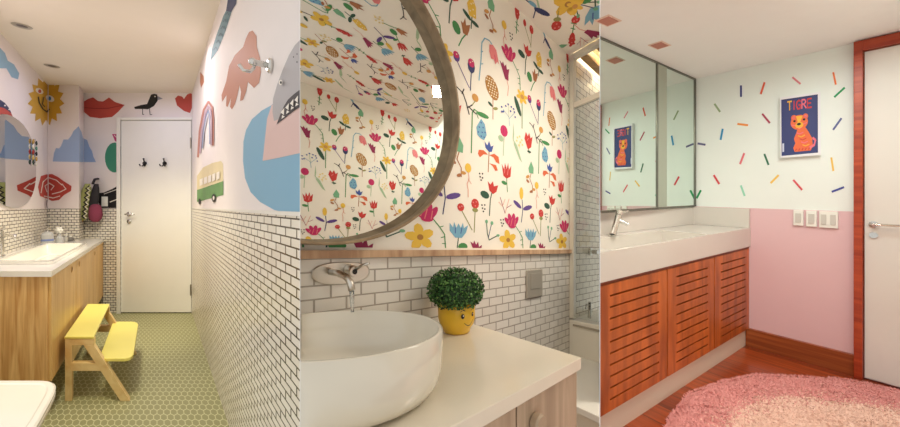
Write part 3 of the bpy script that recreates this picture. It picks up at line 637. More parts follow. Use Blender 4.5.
def pattern(mb, fn, ua, ub, wa, wb_, du=0, dw=0):
    for iu in range(int((ua-du)//PU)-1, int((ub-du)//PU)+2):
        for iw in range(int((wa-dw)//PW)-1, int((wb_-dw)//PW)+2):
            for nm, tu, tw in TILE:
                for i, (pl, col) in enumerate(motif_polys(nm, tu+iu*PU+du, tw+iw*PW+dw)):
                    for ax, val, less in ((0, ua, False), (0, ub, True), (1, wa, False), (1, wb_, True)):
                        if pl: pl = clip_axis(pl, ax, val, less)
                    if len(pl) > 2: tri(mb, [fn(x, y, .0006+.00012*min(i, 12)) for x, y in pl], PM[col])

# papered wall over tiled wall
us_ = lambda px: C.on(px, 200, 'v', VW)[0]
uL, uG = us_(299), us_(569)
mb = MB(); mb.box(C, uL-.1, uG, VW, VW+.05, 0, WT-.02, BC_WALL); mb.box(C, uL-.1, uG, VW, VW+.05, WT-.02, WC, PAPER)
w_ = tag(mb.build('wall_back', room=C), 'wall behind the round basin, flower wallpaper over cream brick tile', 'wall', kind='structure')
mb = MB(); pattern(mb, lambda u, w, d: C.P(u, VW-d, w), uL-.1, uG-.005, WT+.005, WC-.002)
mb.build('floral_print', parent=w_, room=C, fill=False)['label'] = 'printed wild flowers in red, pink, yellow and blue'
mb = MB(); mb.box(C, uL-.1, uG, VW-.018, VW-.0005, WT-.030, WT-.004, wood('rail_wood', (176,136,104), (212,176,140), (30,3,3), .5, 'OBJ'))
tag(mb.build('trim_2', room=C), 'slim wooden rail between the flower wallpaper and the cream tiles', 'trim', kind='structure')
# papered wall on the other side of the room (seen in the round mirror)
mb = MB()
mb.add([refl(C.P(u, far_v+dv, w)) for dv in (0, .04) for u, w in ((.2, 1.0), (1.95, 1.0), (1.95, 3.0), (.2, 3.0))],
       [(0,1,2,3),(4,7,6,5),(0,4,5,1),(1,5,6,2),(2,6,7,3),(3,7,4,0)], PAPER)
OW = tag(mb.build('wall_front'), 'papered wall facing the round mirror', 'wall', kind='structure')
mb = MB(); pattern(mb, lambda u, w, d: refl(C.P(u, far_v-d*1.5, w)), .2, 1.95, 1.0, 2.98, -.085, .0)
mb.build('floral_print', parent=OW, fill=False)['label'] = 'printed wild flowers'
# ceilings: near part slopes with the far wall, far part over the shower
mb = MB()
def cpoly(pts2, fn, m, th=.04):
    a = [fn(*p) for p in pts2]; mb.loft([a, [p+Vector((0,0,th)) for p in a]], m, True)
pn = [(uL-.3, VW), (.62, VW), (1.3, VW+.25), (1.95, far_v), (.2, far_v)]
cfn = lambda u, v: refl(C.P(u, v, WC))
cpoly([(-.05, VW), (us_(500), VW), (1.95, far_v), (.2, far_v)], cfn, PAPER)
CUT = [(Vector((0,0,1.2)), Vector((0,.585,-1)))]
ce1 = tag(mb.build('ceiling', cuts=CUT), 'flower papered ceiling over the round basin', 'ceiling', kind='structure')
def ceilpat(mb, fn, ua, ub, va, vb, seed, step=.085, sc=1.0, ang=0):
    rnd = random.Random(seed); names = list(MOT); k = 0; y = va
    while y < vb:
        x = ua+(k % 2)*step*.5
        while x < ub:
            nm = rnd.choice(names); a = ang+rnd.uniform(-.5, .5)
            for i, (pl, col) in enumerate(motif_polys(nm, x+rnd.uniform(-.012,.012), y+rnd.uniform(-.012,.012), sc, a)):
                tri(mb, [fn(p[0], p[1], .0008+.0003*i) for p in pl], PM[col])
            x += step
        y += step; k += 1
mb = MB(); ceilpat(mb, lambda u, v, d: refl(C.P(u, v, WC-d)), .2, 1.8, VW+.08, far_v-.08, 3, .112, .85, -1.2)
mb.build('floral_print', parent=ce1, fill=False, cuts=CUT)
mb = MB(); mb.box(C, us_(490), uG, .40, VW, WC, WC+.04, PAPER)
ce2 = tag(mb.build('ceiling', room=C), 'flower papered ceiling corner beside the shower', 'ceiling', kind='structure')
mb = MB()
cl_ = [('bcup',597,15,1.5,-1.9),('ybig',568,4,1.3,-1.9),('daff',575,6,1.0,-1.9),('spike',572,39,1.1,-2.2),('balls',566,22,1.3,-2.3),('comb',592,34,1.1,-1.4),('longl',532,3,1.0,-2),('leafbr',562,46,.7,-.4),('gtwig',585,6,1.2,-.8),('twig',583,43,.8,-1.8),('nleaf',536,8,1.3,1.0)]
for nm, x, y, sc, a in cl_:
    u, v, w = C.on(x, y, 'w', WC)
    for i, (pl, col) in enumerate(motif_polys(nm, u, -v, sc, a)):
        pl = clip_axis(clip_axis(pl, 0, uG-.012, True) or [], 1, -VW+.004, False) if pl else pl
        if pl and len(pl) > 2: tri(mb, [C.P(p[0], -p[1], WC-.0008-.0003*i) for p in pl], PM[col])
mb.build('floral_print', parent=ce2, room=C, fill=False)

# shower recess beyond the screen
mb = MB(); mb.box(C, uG+.002, 2.25, VW, VW+.05, 0, 2.75, BC_SH)
tag(mb.build('wall_shower', room=C), 'cream brick tiled wall inside the shower', 'wall', kind='structure')
mb = MB(); mb.box(C, uG+.06, 2.2, .2, VW, 2.70, 2.74, mat('shower_ceiling', (244,228,180), .7)); tag(mb.build('ceiling', room=C), 'lit plaster above the shower slats', 'ceiling', kind='structure')
slat = wood('slat_wood', (150,112,58), (190,148,88), (2,30,30), .5, 'OBJ')
t = thing('ceiling_slat_screen', C.P(1.8, .75, WC), 'row of wooden ceiling slats over the shower with light between', 'slatted screen')
for k in range(7):
    v0_ = VW-.10-.105*k
    mb = MB(); mb.box(C, uG+.04, 2.15, v0_, v0_+.045, WC-.03, WC+.03, slat)
    try: mb.build('slat', parent=t, room=C)
    except RuntimeError: pass
FR = mat('screen_frame', (226,218,200), .4)
t = thing('shower_screen', C.P(uG, .85, .72), 'pale framed glass shower screen with two top rails beside the wallpaper', 'shower screen')
def frame_box(name, *a):
    mb = MB(); mb.box(C, *a, FR); return mb.build(name, parent=t, room=C, bevel=.002)
frame_box('post', uG, uG+.035, VW-.03, VW-.002, .725, WC)
frame_box('rail', uG, uG+.03, .6, VW-.032, WC-.035, WC-.002)
frame_box('rail', uG, uG+.03, .6, VW-.032, 2.165, 2.20)
mb = MB(); mb.box(C, uG+.012, uG+.018, .6, VW-.032, .73, 2.163, mat('screen_glass', (250,252,250), .02, trans=1, spec=.2)); mb.build('glass', parent=t, room=C)
# ledge, toilet box
CER2 = mat('cream_stone', (238,230,214), .3)
mb = MB(); mb.box(C, uG+.0, 2.1, .45, VW-.001, .0, .712, CER2)
lg = tag(mb.build('bath_ledge', room=C, bevel=.004), 'cream boxed bath ledge behind the glass shower screen', 'ledge')
mb = MB(); mb.box(C, uG-.006, uG-.0005, .5, VW-.03, .675, .688, mat('shadow_line', (170,158,140), .5)); mb.build('edge_shade_line', parent=lg, room=C)  # thin strip whose darker colour draws the shade line under the ledge top
ut = C.on(588, 411.5, 'w', .48)[0]
mb = MB(); mb.box(C, ut+.02, uG-.002, .3, VW-.002, 0, .445, CER2)
tl = tag(mb.build('boxed_toilet', room=C), 'white boxed seat low down between the counter end and the bath ledge', 'toilet')
mb = MB(); mb.box(C, ut, uG-.002, .3, VW-.002, .448, .48, ceramic); mb.build('lid', parent=tl, room=C, bevel=.004)
mb = MB(); mb.box(C, .3, 2.2, -.2, VW, -.05, 0, mat('centre_floor', (200,186,160), .5)); tag(mb.build('floor', room=C), 'beige floor of the flower papered room', 'floor', kind='structure')
# ledge tap, mixer
nC = Vector((.712, -.702, 0)); 
mxp = C.P(*C.on(590, 251.5, 'v', VW-.001)); t = thing('shower_mixer', mxp, 'chrome shower valve pair on the shower tiles', 'tap')
axc = (C.A.normalized(), Vector((0,0,1)), nC)
mb = MB(); mb.lathe(mxp, [(.001,0),(.030,0),(.030,.012),(.016,.02),(.016,.06),(.001,.06)], chrome, 16, axc); mb.build('valve', parent=t)
mb = MB(); mb.tube([mxp+nC*.04, mxp+nC*.04+C.A.normalized()*.07], .010, chrome); mb.build('handle', parent=t, room=C)
tp2 = C.P(*C.on(593.5, 321, 'w', .714)) + Vector((0,.06,0)); t = thing('bath_tap', tp2, 'small chrome tap standing on the bath ledge', 'tap')
mb = MB(); mb.tube([tp2, tp2+Vector((0,0,.11))], .012, chrome); mb.build('body', parent=t)
mb = MB(); mb.tube([tp2+Vector((.0,0,.09)), tp2+Vector((-.03,-.02,.10)), tp2+Vector((-.04,-.03,.07))], .007, chrome); mb.build('spout', parent=t)
# flush plate
a0 = C.on(525.5, 270, 'v', VW); a1 = C.on(541, 270, 'v', VW); f0 = C.on(533, 297, 'v', VW)[2]; f1 = C.on(533, 269.5, 'v', VW)[2]
mb = MB(); mb.box(C, a0[0], a1[0], VW-.012, VW-.001, f0, f1, mat('flush_satin', (188,180,166), .4, .35)); fp = tag(mb.build('flush_plate', room=C, bevel=.004), 'satin grey flush plate on the cream tiled wall', 'flush plate')
mb = MB(); mb.box(C, a0[0]+.025, a1[0]-.025, VW-.015, VW-.012, f0+.05, f1-.02, MATS['flush_satin']); mb.build('button', parent=fp, room=C, bevel=.002)

# counter
uE = C.on(581.4, 357.5, 'w', .87)[0]; vF = C.on(581.4, 357.5, 'w', .87)[1]
QZ = mat('quartz_cream', (232,222,202), .22, coat=.2)
mb = MB(); mb.box(C, -.6, uE, vF, VW-.001, .834, .87, QZ); tag(mb.build('countertop', room=C, bevel=.0025), 'smooth cream countertop under the round basin', 'countertop')
CW = wood('light_oak', (168,144,118), (198,174,146), (40, 2.0, 1), .5)
uc1 = C.on(576.8, 385, 'v', vF+.012)[0]; ud = C.on(516.6, 415, 'v', vF+.012)[0]
cb = thing('basin_cabinet', C.P(.2, .6, .2), 'light oak cabinet with a round knob under the cream countertop', 'cabinet')
mb = MB(); mb.box(C, -.5, uc1-.002, vF+.034, VW-.003, .20, .832, CW); mb.build('body', parent=cb, room=C)
mb = MB(); mb.box(C, ud+.002, uc1, vF+.012, vF+.032, .20, .824, CW); d_ = mb.build('door', parent=cb, room=C, bevel=.002)
kp = C.P(*C.on(534.5, 421, 'v', vF+.010)); fn_ = Vector((.712,-.702,0))
mb = MB(); mb.lathe(kp, [(.001,.022),(.020,.022),(.024,.016),(.022,.0),(.001,0)], CW, 20, axc); mb.build('knob', parent=d_, room=C)
mb = MB(); mb.box(C, -.5, ud-.002, vF+.012, vF+.032, .20, .824, CW); mb.build('door', parent=cb, room=C, bevel=.002)

# round basin
NC = C.A.cross(C.B).normalized(); NC = NC if NC.z > 0 else -NC
X_ = C.A.normalized(); Y_ = NC.cross(X_).normalized(); axb = (X_, Y_, NC)
def onplane(x, y, w):   # point of the tilted counter plane above plan point
    # solve u,v for plan
    det = C.A.x*C.B.y-C.B.x*C.A.y; u = (x*C.B.y-C.B.x*y)/det; v = (C.A.x*y-C.A.y*x)/det
    return C.P(u, v, w)
bcn = onplane(-.268, .797, .871)
RB, HB = .250, .137
prof = [(.001,0),(RB*.62,0),(RB*.86,.004),(RB*.93,.012),(RB*.975,.030),(RB*.995,.055),(RB,.085),(RB,HB-.002),(RB-.003,HB),(RB-.008,HB),(RB-.010,HB-.003),(RB-.012,.09),(RB-.022,.045),(RB-.05,.024),(RB*.5,.018),(.02,.015),(.001,.015)]
mb = MB(); mb.lathe(bcn, prof, mat('basin_glaze', (226,218,200), .16, coat=.4), 96, axb); 
o = tag(mb.build('round_basin', room=C, smooth=True), 'round white vessel basin standing on the cream countertop', 'basin')
# wall tap with spout
wt = C.on(334, 272, 'v', VW); wtp = C.P(*wt)
t = thing('wall_tap', wtp, 'chrome wall mounted tap with oval plate pouring over the round basin', 'tap')
CHB = mat('chrome_satin', (214,208,198), .28, 1)
e_ = C.A.normalized()
pl0 = [(1.0*math.cos(2*math.pi*k/32), math.sin(2*math.pi*k/32)) for k in range(32)]
ctr = C.P(*C.on(340, 272.5, 'v', VW-.001))
ua_, ub_ = C.on(311, 272, 'v', VW)[0], C.on(369, 272, 'v', VW)[0]; hw_ = (ub_-ua_)/2; cu_ = (ua_+ub_)/2; cw_ = C.on(340, 273, 'v', VW)[2]
def pring(d, s_): return [C.P(cu_+math.copysign(abs(x)**.8, x)*hw_*s_, VW-d, cw_+math.copysign(abs(y)**.8, y)*.037*s_) for x, y in pl0]
mb = MB(); mb.loft([pring(.0005, 1), pring(.006, 1), pring(.009, .95)], CHB, True); mb.build('plate', parent=t, room=C, smooth=False)
sp = C.P(*C.on(331, 272, 'v', VW-.01)); 
mb = MB(); mb.tube([sp, sp+nC*.05+Vector((0,0,.004)), sp+nC*.10+Vector((0,0,.0)), sp+nC*.125+Vector((0,0,-.012)), sp+nC*.133+Vector((0,0,-.035))], .0105, CHB, 14); mb.build('spout', parent=t, smooth=True)
hp_ = C.P(*C.on(349, 270, 'v', VW-.01))
mb = MB(); mb.lathe(hp_, [(.001,0),(.020,0),(.020,.03),(.017,.038),(.001,.038)], CHB, 20, axc); mb.lathe(hp_+nC*.0385, [(.001,.001),(.009,.001),(.009,0)], black, 12, axc); mb.build('knob', parent=t)
mb = MB(); mb.tube([hp_+nC*.03, hp_+nC*.045+Vector((.02,0,.022)), hp_+nC*.06+Vector((.035,0,.03))], .005, CHB); mb.build('lever', parent=t, smooth=True)
wsp = sp+nC*.133+Vector((0,0,-.036))
mb = MB(); mb.tube([wsp, wsp+Vector((.001,0,-.03)), wsp+Vector((.002,0,-.062))], .0072, mat('water', (240,244,244), .05, trans=.9), 12, .7)
tag(mb.build('water_stream', smooth=True), 'thin stream of water falling from the wall tap into the round basin', 'water')

# round mirror
MF = wood('mirror_wood', (126,104,76), (158,134,102), (14,14,14), .5, 'OBJ')
KU = .80
mc = (.2143, 1.736, .5244)     # ring centre along the wall (over KU), height, outer radius
t = thing('round_mirror', C.P(mc[0]*KU, VW, mc[1]-mc[2]), 'big round mirror in a deep brown wooden band frame on the flower wallpaper', 'mirror')
def mring(r, d, n=120): return [C.P((mc[0]+r*math.cos(2*math.pi*k/n))*KU, VW-d, mc[1]+r*math.sin(2*math.pi*k/n)) for k in range(n)]
RO = mc[2]; RI = RO-.010; DM = .080
mb = MB(); mb.loft([mring(RO, .001), mring(RO, DM-.003), mring(RO-.002, DM), mring(RI+.002, DM), mring(RI, DM-.003), mring(RI, .038)], MF, False); mb.build('frame', parent=t, room=C, smooth=False, fill=False)
mb = MB(); mb.add(mring(RI+.001, .040), [tuple(range(120))], MIR); mb.build('glass', parent=t, room=C, fill=False)

# potted plant
pc = onplane(.026, 1.345, .8702)
t = thing('potted_plant', pc, 'bushy round green plant in a yellow pot with a smiling face', 'potted plant')
YP = mat('pot_yellow', (232,184,40), .3, coat=.3)
mb = MB(); mb.lathe(pc, [(.001,0),(.044,0),(.052,.006),(.056,.02),(.068,.036),(.074,.06),(.074,.105),(.068,.122),(.060,.126),(.058,.115),(.001,.11)], YP, 40, axb); mb.build('pot', parent=t, smooth=True)
# face
fdir = math.atan2(-1.0, .42)
def fpt(a, z, lift): return pc + Vector(((.0745+lift)*math.cos(fdir+a), (.0745+lift)*math.sin(fdir+a), z))
def face_poly(mb, pts, m, lift=.001): mb.add([fpt(a, z, lift) for a, z in pts], [tuple(range(len(pts)))], m)
mb = MB()
for a0, r in ((-.10, .0095), (.52, .0085)):
    face_poly(mb, [(a0+x/.0745, .088+y) for x, y in ellp(0,0,r*.72,r,0,14)], black, .0010)
    face_poly(mb, [(a0+.03+x/.0745, .090+y) for x, y in ellp(0,0,r*.25,r*.35,0,8)], P_('white', (240,232,220)), .0016)
    for q in strokeq([(a0-.14, .105), (a0, .110), (a0+.12, .107)], .002): face_poly(mb, q, black, .0012)
sm = [(-.02+.55*k/8, .062-.015*math.sin(math.pi*k/8)+.006*(k/8)) for k in range(9)]
for (a, b) in zip(sm, sm[1:]): face_poly(mb, [(a[0],a[1]+.0013),(b[0],b[1]+.0013),(b[0],b[1]-.0013),(a[0],a[1]-.0013)], black, .0010)
mb.build('face', parent=t, fill=False)['label'] = 'black eyes and smile'
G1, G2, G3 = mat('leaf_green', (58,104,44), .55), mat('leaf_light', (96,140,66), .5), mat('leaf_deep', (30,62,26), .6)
fc = pc + Vector((-.004,-.004,.172)); rnd = random.Random(2)
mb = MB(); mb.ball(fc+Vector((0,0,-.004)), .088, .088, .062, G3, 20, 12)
for k in range(3000):
    z = rnd.uniform(-.75, 1); a = rnd.uniform(0, 2*math.pi); r = math.sqrt(max(0,1-z*z)); q = rnd.uniform(.80, 1.05)
    d = Vector((r*math.cos(a), r*math.sin(a), z)); p = fc + Vector((d.x*.108*q, d.y*.100*q, d.z*.082*q))
    tn = Vector((rnd.gauss(0,1), rnd.gauss(0,1), rnd.gauss(0,1))); tn = (tn + d*1.2).normalized(); x = tn.orthogonal().normalized(); x = Matrix.Rotation(rnd.uniform(0,6.3), 3, tn) @ x; y = tn.cross(x)
    s_ = rnd.uniform(.0045, .0075)
    mb.add([p-x*s_, p+y*s_*.7+tn*.001, p+x*s_, p-y*s_*.7+tn*.001], [(0,1,2,3)], rnd.choice((G1,G1,G2,G3)))
mb.build('foliage', parent=t, fill=False, weld=False)

# lamp in the papered ceiling (its glint shows in the mirror)
lv = C.on(437, 93, 'w', WC); lampc = refl(C.P(*lv)) - Vector((0,0,.012))
t = thing('ceiling_lamp', lampc, 'small lit ceiling lamp reflected in the round mirror', 'lamp')
mb = MB(); mb.lathe(lampc, [(.001,0),(.034,0),(.038,.01)], mat('lamp_glow', (255,236,200), .3, emit=(255,226,180), es=7), 20); mb.build('lens', parent=t)

# =================================================================== RIGHT ROOM
RV, RU_, RUc, RUk, RC = 1.85, 1.081, .770, .789, 2.152
PINK = mat('pink_paint', (228,190,194), .6); RWH = mat('right_white', (235,240,235), .6); RCEIL = mat('right_ceiling', (246,244,244), .8)
mb = MB(); mb.box(R, -.9, RU_, .35, RV, -.05, 0, brick('wood_floor', (168,76,34), (128,50,22), (78,28,14), 1.3, .086, .0016, rough=.28, offset=.37, bump=.15, grain=(3,60,1), coat=.3), 1)
# planks lie along the papered wall direction: swap UV
o = mb.build('floor', room=R); 
for l in o.data.uv_layers['UVMap'].data: l.uv = (l.uv[1], l.uv[0])
tag(o, 'reddish brown wooden plank floor under the pink rug', 'floor', kind='structure')
def ucut(u, v): return R.P(u, v, 0)
# ceiling, only beyond 1.6 m
mb = MB(); mb.box(R, -.9, RU_, .35, RV+.02, RC, RC+.04, RCEIL)
bmc = mb
cr_ = tag(mb.build('ceiling', room=R), 'pinkish white ceiling over the mirror and poster', 'ceiling', kind='structure')
bm = bmesh.new(); bm.from_mesh(cr_.data); off = cr_.location
g = bmesh.ops.bisect_plane(bm, geom=bm.verts[:]+bm.edges[:]+bm.faces[:], plane_co=Vector((0,1.62,0))-off, plane_no=(0,-1,0), clear_outer=True)
bmesh.ops.holes_fill(bm, edges=[e for e in g['geom_cut'] if isinstance(e, bmesh.types.BMEdge) and e.is_boundary], sides=0)
bm.to_mesh(cr_.data); bm.free()
mb = MB(); mb.box(R, -.75, RU_+.02, RV, RV+.05, 0, 1.06, PINK); mb.box(R, -.75, RU_+.02, RV, RV+.05, 1.06, RC, RWH)
rbk = tag(mb.build('wall_back', room=R), 'wall painted pink below and white above with coloured strips', 'wall', kind='structure')
mb = MB(); mb.box(R, RU_, RU_+.05, .5, RV, 0, RC, RWH)
tag(mb.build('wall_left', room=R), 'wall behind the mirror and quartz vanity', 'wall', kind='structure')
SB = Surf(R, 'v', RV, -1, 692, 853)
conf = [((128,115),(128,142),(50,60,130)),((187,107),(178,135),(226,90,56)),((258,94),(277,110),(226,130,140)),((360,82),(366,111),(240,124,64)),((388,120),(363,143),(30,150,90)),
 ((380,197),(360,225),(90,100,150)),((355,296),(360,328),(240,196,90)),((386,370),(357,381),(60,70,150)),((260,352),(281,376),(220,80,90)),((222,340),(203,359),(236,190,80)),
 ((187,287),(197,313),(40,110,80)),((136,285),(126,311),(226,110,120)),((128,366),(137,391),(150,212,186)),((60,340),(73,361),(214,60,70)),((27,378),(17,397),(30,140,90)),
 ((20,260),(38,263),(90,90,130)),((62,161),(75,180),(150,170,130)),((82,224),(77,250),(30,140,190)),((120,211),(145,214),(240,150,70)),((182,186),(200,208),(170,50,80))]
cn = ['navy','orange red','pink','orange','green','slate blue','yellow','blue','rose','yellow','dark green','coral pink','mint','red','green','grey violet','sage','bright blue','amber','crimson']
for i, (a, b, c) in enumerate(conf):
    q = strokeq([(690+a[0]/2.512, 40+a[1]/2.512), (690+b[0]/2.512, 40+b[1]/2.512)], 2.0)[0]
    m_ = mat('strip_'+cn[i].replace(' ', '_'), c, .6)
    f3 = [R.P(*R.on(x, y, 'v', RV-.001)) for x, y in q]; b3 = [R.P(*R.on(x, y, 'v', RV-.0002)) for x, y in q]
    mb = MB(); mb.loft([b3, f3], m_, True); mb.build('paper_strip', parent=rbk)['label'] = cn[i]+' strip'
# skirting
SKW = wood('skirt_wood', (132,60,24), (172,92,44), (1.5, 30, 1), .35)
ucd = R.on(854.5, 350, 'v', RV)[0]
mb = MB(); mb.box(R, ucd, RUk-.001, RV-.016, RV-.0005, 0, .135, SKW); tag(mb.build('baseboard_back', room=R), 'reddish brown wooden skirting under the pink wall', 'baseboard', kind='structure')
# door
uD = lambda px, v=RV-.012: R.on(px, 200, 'v', v)[0]
DWR = wood('door_case', (146,46,18), (186,76,36), (1.5, 24, 1), .35)
dl, dr = uD(863.5), uD(863.5)-.62
mb = MB(); mb.box(R, dr, dl-.004, RV-.012, RV-.001, .012, 2.075, mat('door_cream', (226,220,213), .5))
dd = tag(mb.build('door_2', room=R), 'cream door in a red brown wooden casing beside the pink wall', 'door', kind='structure')
mb = MB(); mb.box(R, dl, R.on(853.5,200,'v',RV-.03)[0], RV-.03, RV-.0005, 0, 2.145, DWR); mb.box(R, dr, dl, RV-.03, RV-.0005, 2.08, 2.145, DWR); mb.box(R, dr-.08, dr, RV-.03, RV-.0005, 0, 2.145, DWR)
mb.build('door_frame', parent=dd, room=R, bevel=.003)['label'] = 'red brown wooden casing'
nR = Vector((-1.0, -.735, 0)).normalized(); eR = -R.A.normalized(); axr = (eR, Vector((0,0,1)), nR)
h0 = R.P(*R.on(873.5, 224.3, 'v', RV-.013)); k0 = R.P(*R.on(873.5, 235.2, 'v', RV-.013))
mb = MB(); mb.lathe(h0, [(.001,0),(.020,0),(.020,.008),(.009,.01),(.009,.035),(.001,.035)], chrome, 18, axr); mb.tube([h0+nR*.035-eR*.005, h0+nR*.04+eR*.03, h0+nR*.038+eR*.10], .0085, chrome, 10)
mb.lathe(k0, [(.001,.008),(.018,.008),(.018,0)], chrome, 18, axr); mb.build('door_handle', parent=dd)['label'] = 'chrome lever and lock'
# switches
PW_ = MATS['plastic_white']
for x0, y0, x1, y1, n, tx in ((794,209.9,804,225.7,1,'single white switch plate on the pink wall, leftmost of three'), (806.7,210.5,817.4,226.8,1,'narrow white switch plate on the pink wall between the other two'), (819.7,211,838.5,228.4,2,'wide double white switch plate on the pink wall')):
    a = R.on(x0, y0, 'v', RV); b = R.on(x1, y1, 'v', RV); t = thing('light_switch', R.P((a[0]+b[0])/2, RV-.001, b[2]), tx, 'switch', None)
    w1_ = R.on(x0, y0, 'v', RV)[2]; w0_ = R.on(x1, y1, 'v', RV)[2]
    mb = MB(); mb.box(R, b[0], a[0], RV-.009, RV-.0005, w0_, w1_, PW_); mb.build('plate', parent=t, bevel=.002)
    W = a[0]-b[0]
    for k in range(n):
        c0_ = b[0]+W*(k+.5)/n; mb = MB(); mb.box(R, c0_-W/n*.28, c0_+W/n*.28, RV-.0125, RV-.0092, w0_+.022, w1_-.022, PW_); mb.mats[:] = [mat('rocker_grey', (206,202,194), .4)]; mb.build('rocker', parent=t, bevel=.001)
# poster
PV = RV-.001
def pp(px, py, d=0): return R.P(*R.on(px, py, 'v', PV-d))
t = thing('framed_poster', pp(800, 156), 'framed poster reading TIGRE with an orange tiger on blue', 'poster')
out = [(779.9,97.6),(820.4,91.7),(820.8,155.0),(780.4,158.1)]; inn = [(781.2,99.8),(817.8,94.3),(818.0,152.6),(781.6,156.0)]
WF = mat('frame_white', (236,234,238), .4)
mb = MB()
o0, o1 = [pp(*p, 0) for p in out], [pp(*p, .016) for p in out]; i1, i0 = [pp(*p, .016) for p in inn], [pp(*p, .010) for p in inn]
mb.loft([o0, o1, i1, i0], WF, False); mb.add(o0, [(3,2,1,0)], WF); mb.build('frame', parent=t)
mb = MB(); mb.add([pp(*p, .0101) for p in inn], [(0,1,2,3)], mat('poster_blue', (52,60,116), .5)); art = mb.build('print', parent=t)
def bil(x, y):  # x 0..1 left to right, y 0..1 top to bottom
    a = (inn[0][0]+(inn[1][0]-inn[0][0])*x, inn[0][1]+(inn[1][1]-inn[0][1])*x); b = (inn[3][0]+(inn[2][0]-inn[3][0])*x, inn[3][1]+(inn[2][1]-inn[3][1])*x)
    return (a[0]+(b[0]-a[0])*y, a[1]+(b[1]-a[1])*y)
mb = MB()
def pd(poly, m, l): tri(mb, [pp(*bil(x, y), .0104+.0004*l) for x, y in poly], m)
to = mat('tiger_orange', (238,112,66), .6); ty = mat('tiger_yellow', (244,184,60), .6); tk = mat('tiger_pink', (240,120,140), .6); tr = mat('tiger_red', (214,60,60), .6)
def el2(cx, cy, rx, ry, a=0): return ellp(cx, cy, rx, ry, a, 18)
pd([(.46,.50),(.62,.50),(.74,.62),(.84,.74),(.86,.88),(.80,.95),(.36,.95),(.32,.88),(.38,.80),(.34,.72),(.42,.60)], to, 0)
pd(el2(.34,.35,.075,.05), to, 0); pd(el2(.66,.35,.075,.05), to, 0); pd(el2(.34,.35,.04,.025), tk, 1); pd(el2(.66,.35,.04,.025), tk, 1)
pd(el2(.49,.44,.24,.13), to, 1)
for i, q in enumerate(strokeq([(.78,.90),(.90,.86),(.93,.78),(.86,.74)], .045)): pd(q, tk, 1)
pd([(.40,.33),(.58,.33),(.54,.40),(.50,.46),(.46,.46),(.43,.39)], ty, 2); pd(el2(.49,.49,.11,.055), ty, 3); pd(el2(.48,.47,.055,.022), P_('black',(24,22,22)), 4)
pd(el2(.36,.41,.035,.018), P_('black',(24,22,22)), 3); pd(el2(.62,.40,.035,.018), P_('black',(24,22,22)), 3)
for q in strokeq([(.28,.47),(.38,.49)], .014)+strokeq([(.60,.48),(.70,.46)], .014)+strokeq([(.44,.53),(.50,.555),(.56,.53)], .012): pd(q, tk, 3)
for k in range(5):
    for q in strokeq([(.42+.05*k*.8,.62+.055*k),(.50+.05*k*.8,.645+.055*k),(.60+.05*k*.8,.62+.055*k)], .016): pd(q, (tk, ty, tr)[k % 3], 2)
for k in range(5):
    for q in strokeq([(.38+.09*k,.93),(.41+.09*k,.90)], .02): pd(q, tr, 3)
LET = {'T': [[(0,0),(1,0)],[(.5,0),(.5,1)]], 'I': [[(.5,0),(.5,1)]], 'G': [[(1,.15),(.6,0),(.1,.2),(0,.6),(.3,1),(.9,.95),(1,.55),(.55,.55)]], 'R': [[(0,1),(0,0),(.7,.02),(.9,.28),(.6,.5),(0,.52)],[(.4,.52),(1,1)]], 'E': [[(1,0),(0,0),(0,1),(1,1)],[(0,.5),(.8,.5)]]}
lc = {'T': ty, 'I': tr, 'G': tr, 'R': tk, 'E': tr}
x = .17
for ch in 'TIGRE':
    wd = .06 if ch == 'I' else .115
    for s_ in LET[ch]:
        for q in strokeq([(x+p[0]*wd, (.055+p[1]*.15)) for p in s_], .028): pd(q, lc[ch], 1)
    x += wd+.035
pd([(.02,.78),(.07,.78),(.07,.93),(.02,.93)], mat('poster_note', (200,206,226), .6), 1)
mb.build('artwork', parent=art, fill=False)['label'] = 'TIGRE lettering above an orange tiger'

# vanity: quartz counter with sunk basin
QR = mat('quartz_right', (214,208,200), .2, coat=.3)
fq = lambda px, py, w=.908: R.on(px, py, 'w', w)
br_ = fq(707.7, 234.3); bv1_ = br_[1]; bu0_ = br_[0]; bu1_ = 1.005
bv0_ = fq(609, 249.5)[1]
print('basin R', br_, bv0_, bv1_)
V0 = .60
mb = MB()
mb.box(R, RUc, bu0_, V0, RV-.001, .767, .908, QR); mb.box(R, bu1_, RU_-.001, V0, RV-.001, .767, .908, QR)
mb.box(R, bu0_, bu1_, bv1_, RV-.001, .767, .908, QR)
mb.box(R, bu0_, bu1_, V0, bv0_, .767, .908, QR); mb.box(R, bu0_, bu1_, bv0_, bv1_, .767, .80, QR)
tag(mb.build('vanity_counter', room=R, weld=False), 'thick pale quartz vanity counter with a sunken rectangular basin', 'countertop')
mb = MB(); mb.box(R, RU_-.014, RU_-.001, V0, RV-.014, .909, 1.052, QR); mb.box(R, RUc+.002, RU_-.001, RV-.014, RV-.001, .909, 1.056, QR)
tag(mb.build('backsplash', room=R), 'pale quartz upstand between vanity counter and mirror', 'backsplash')
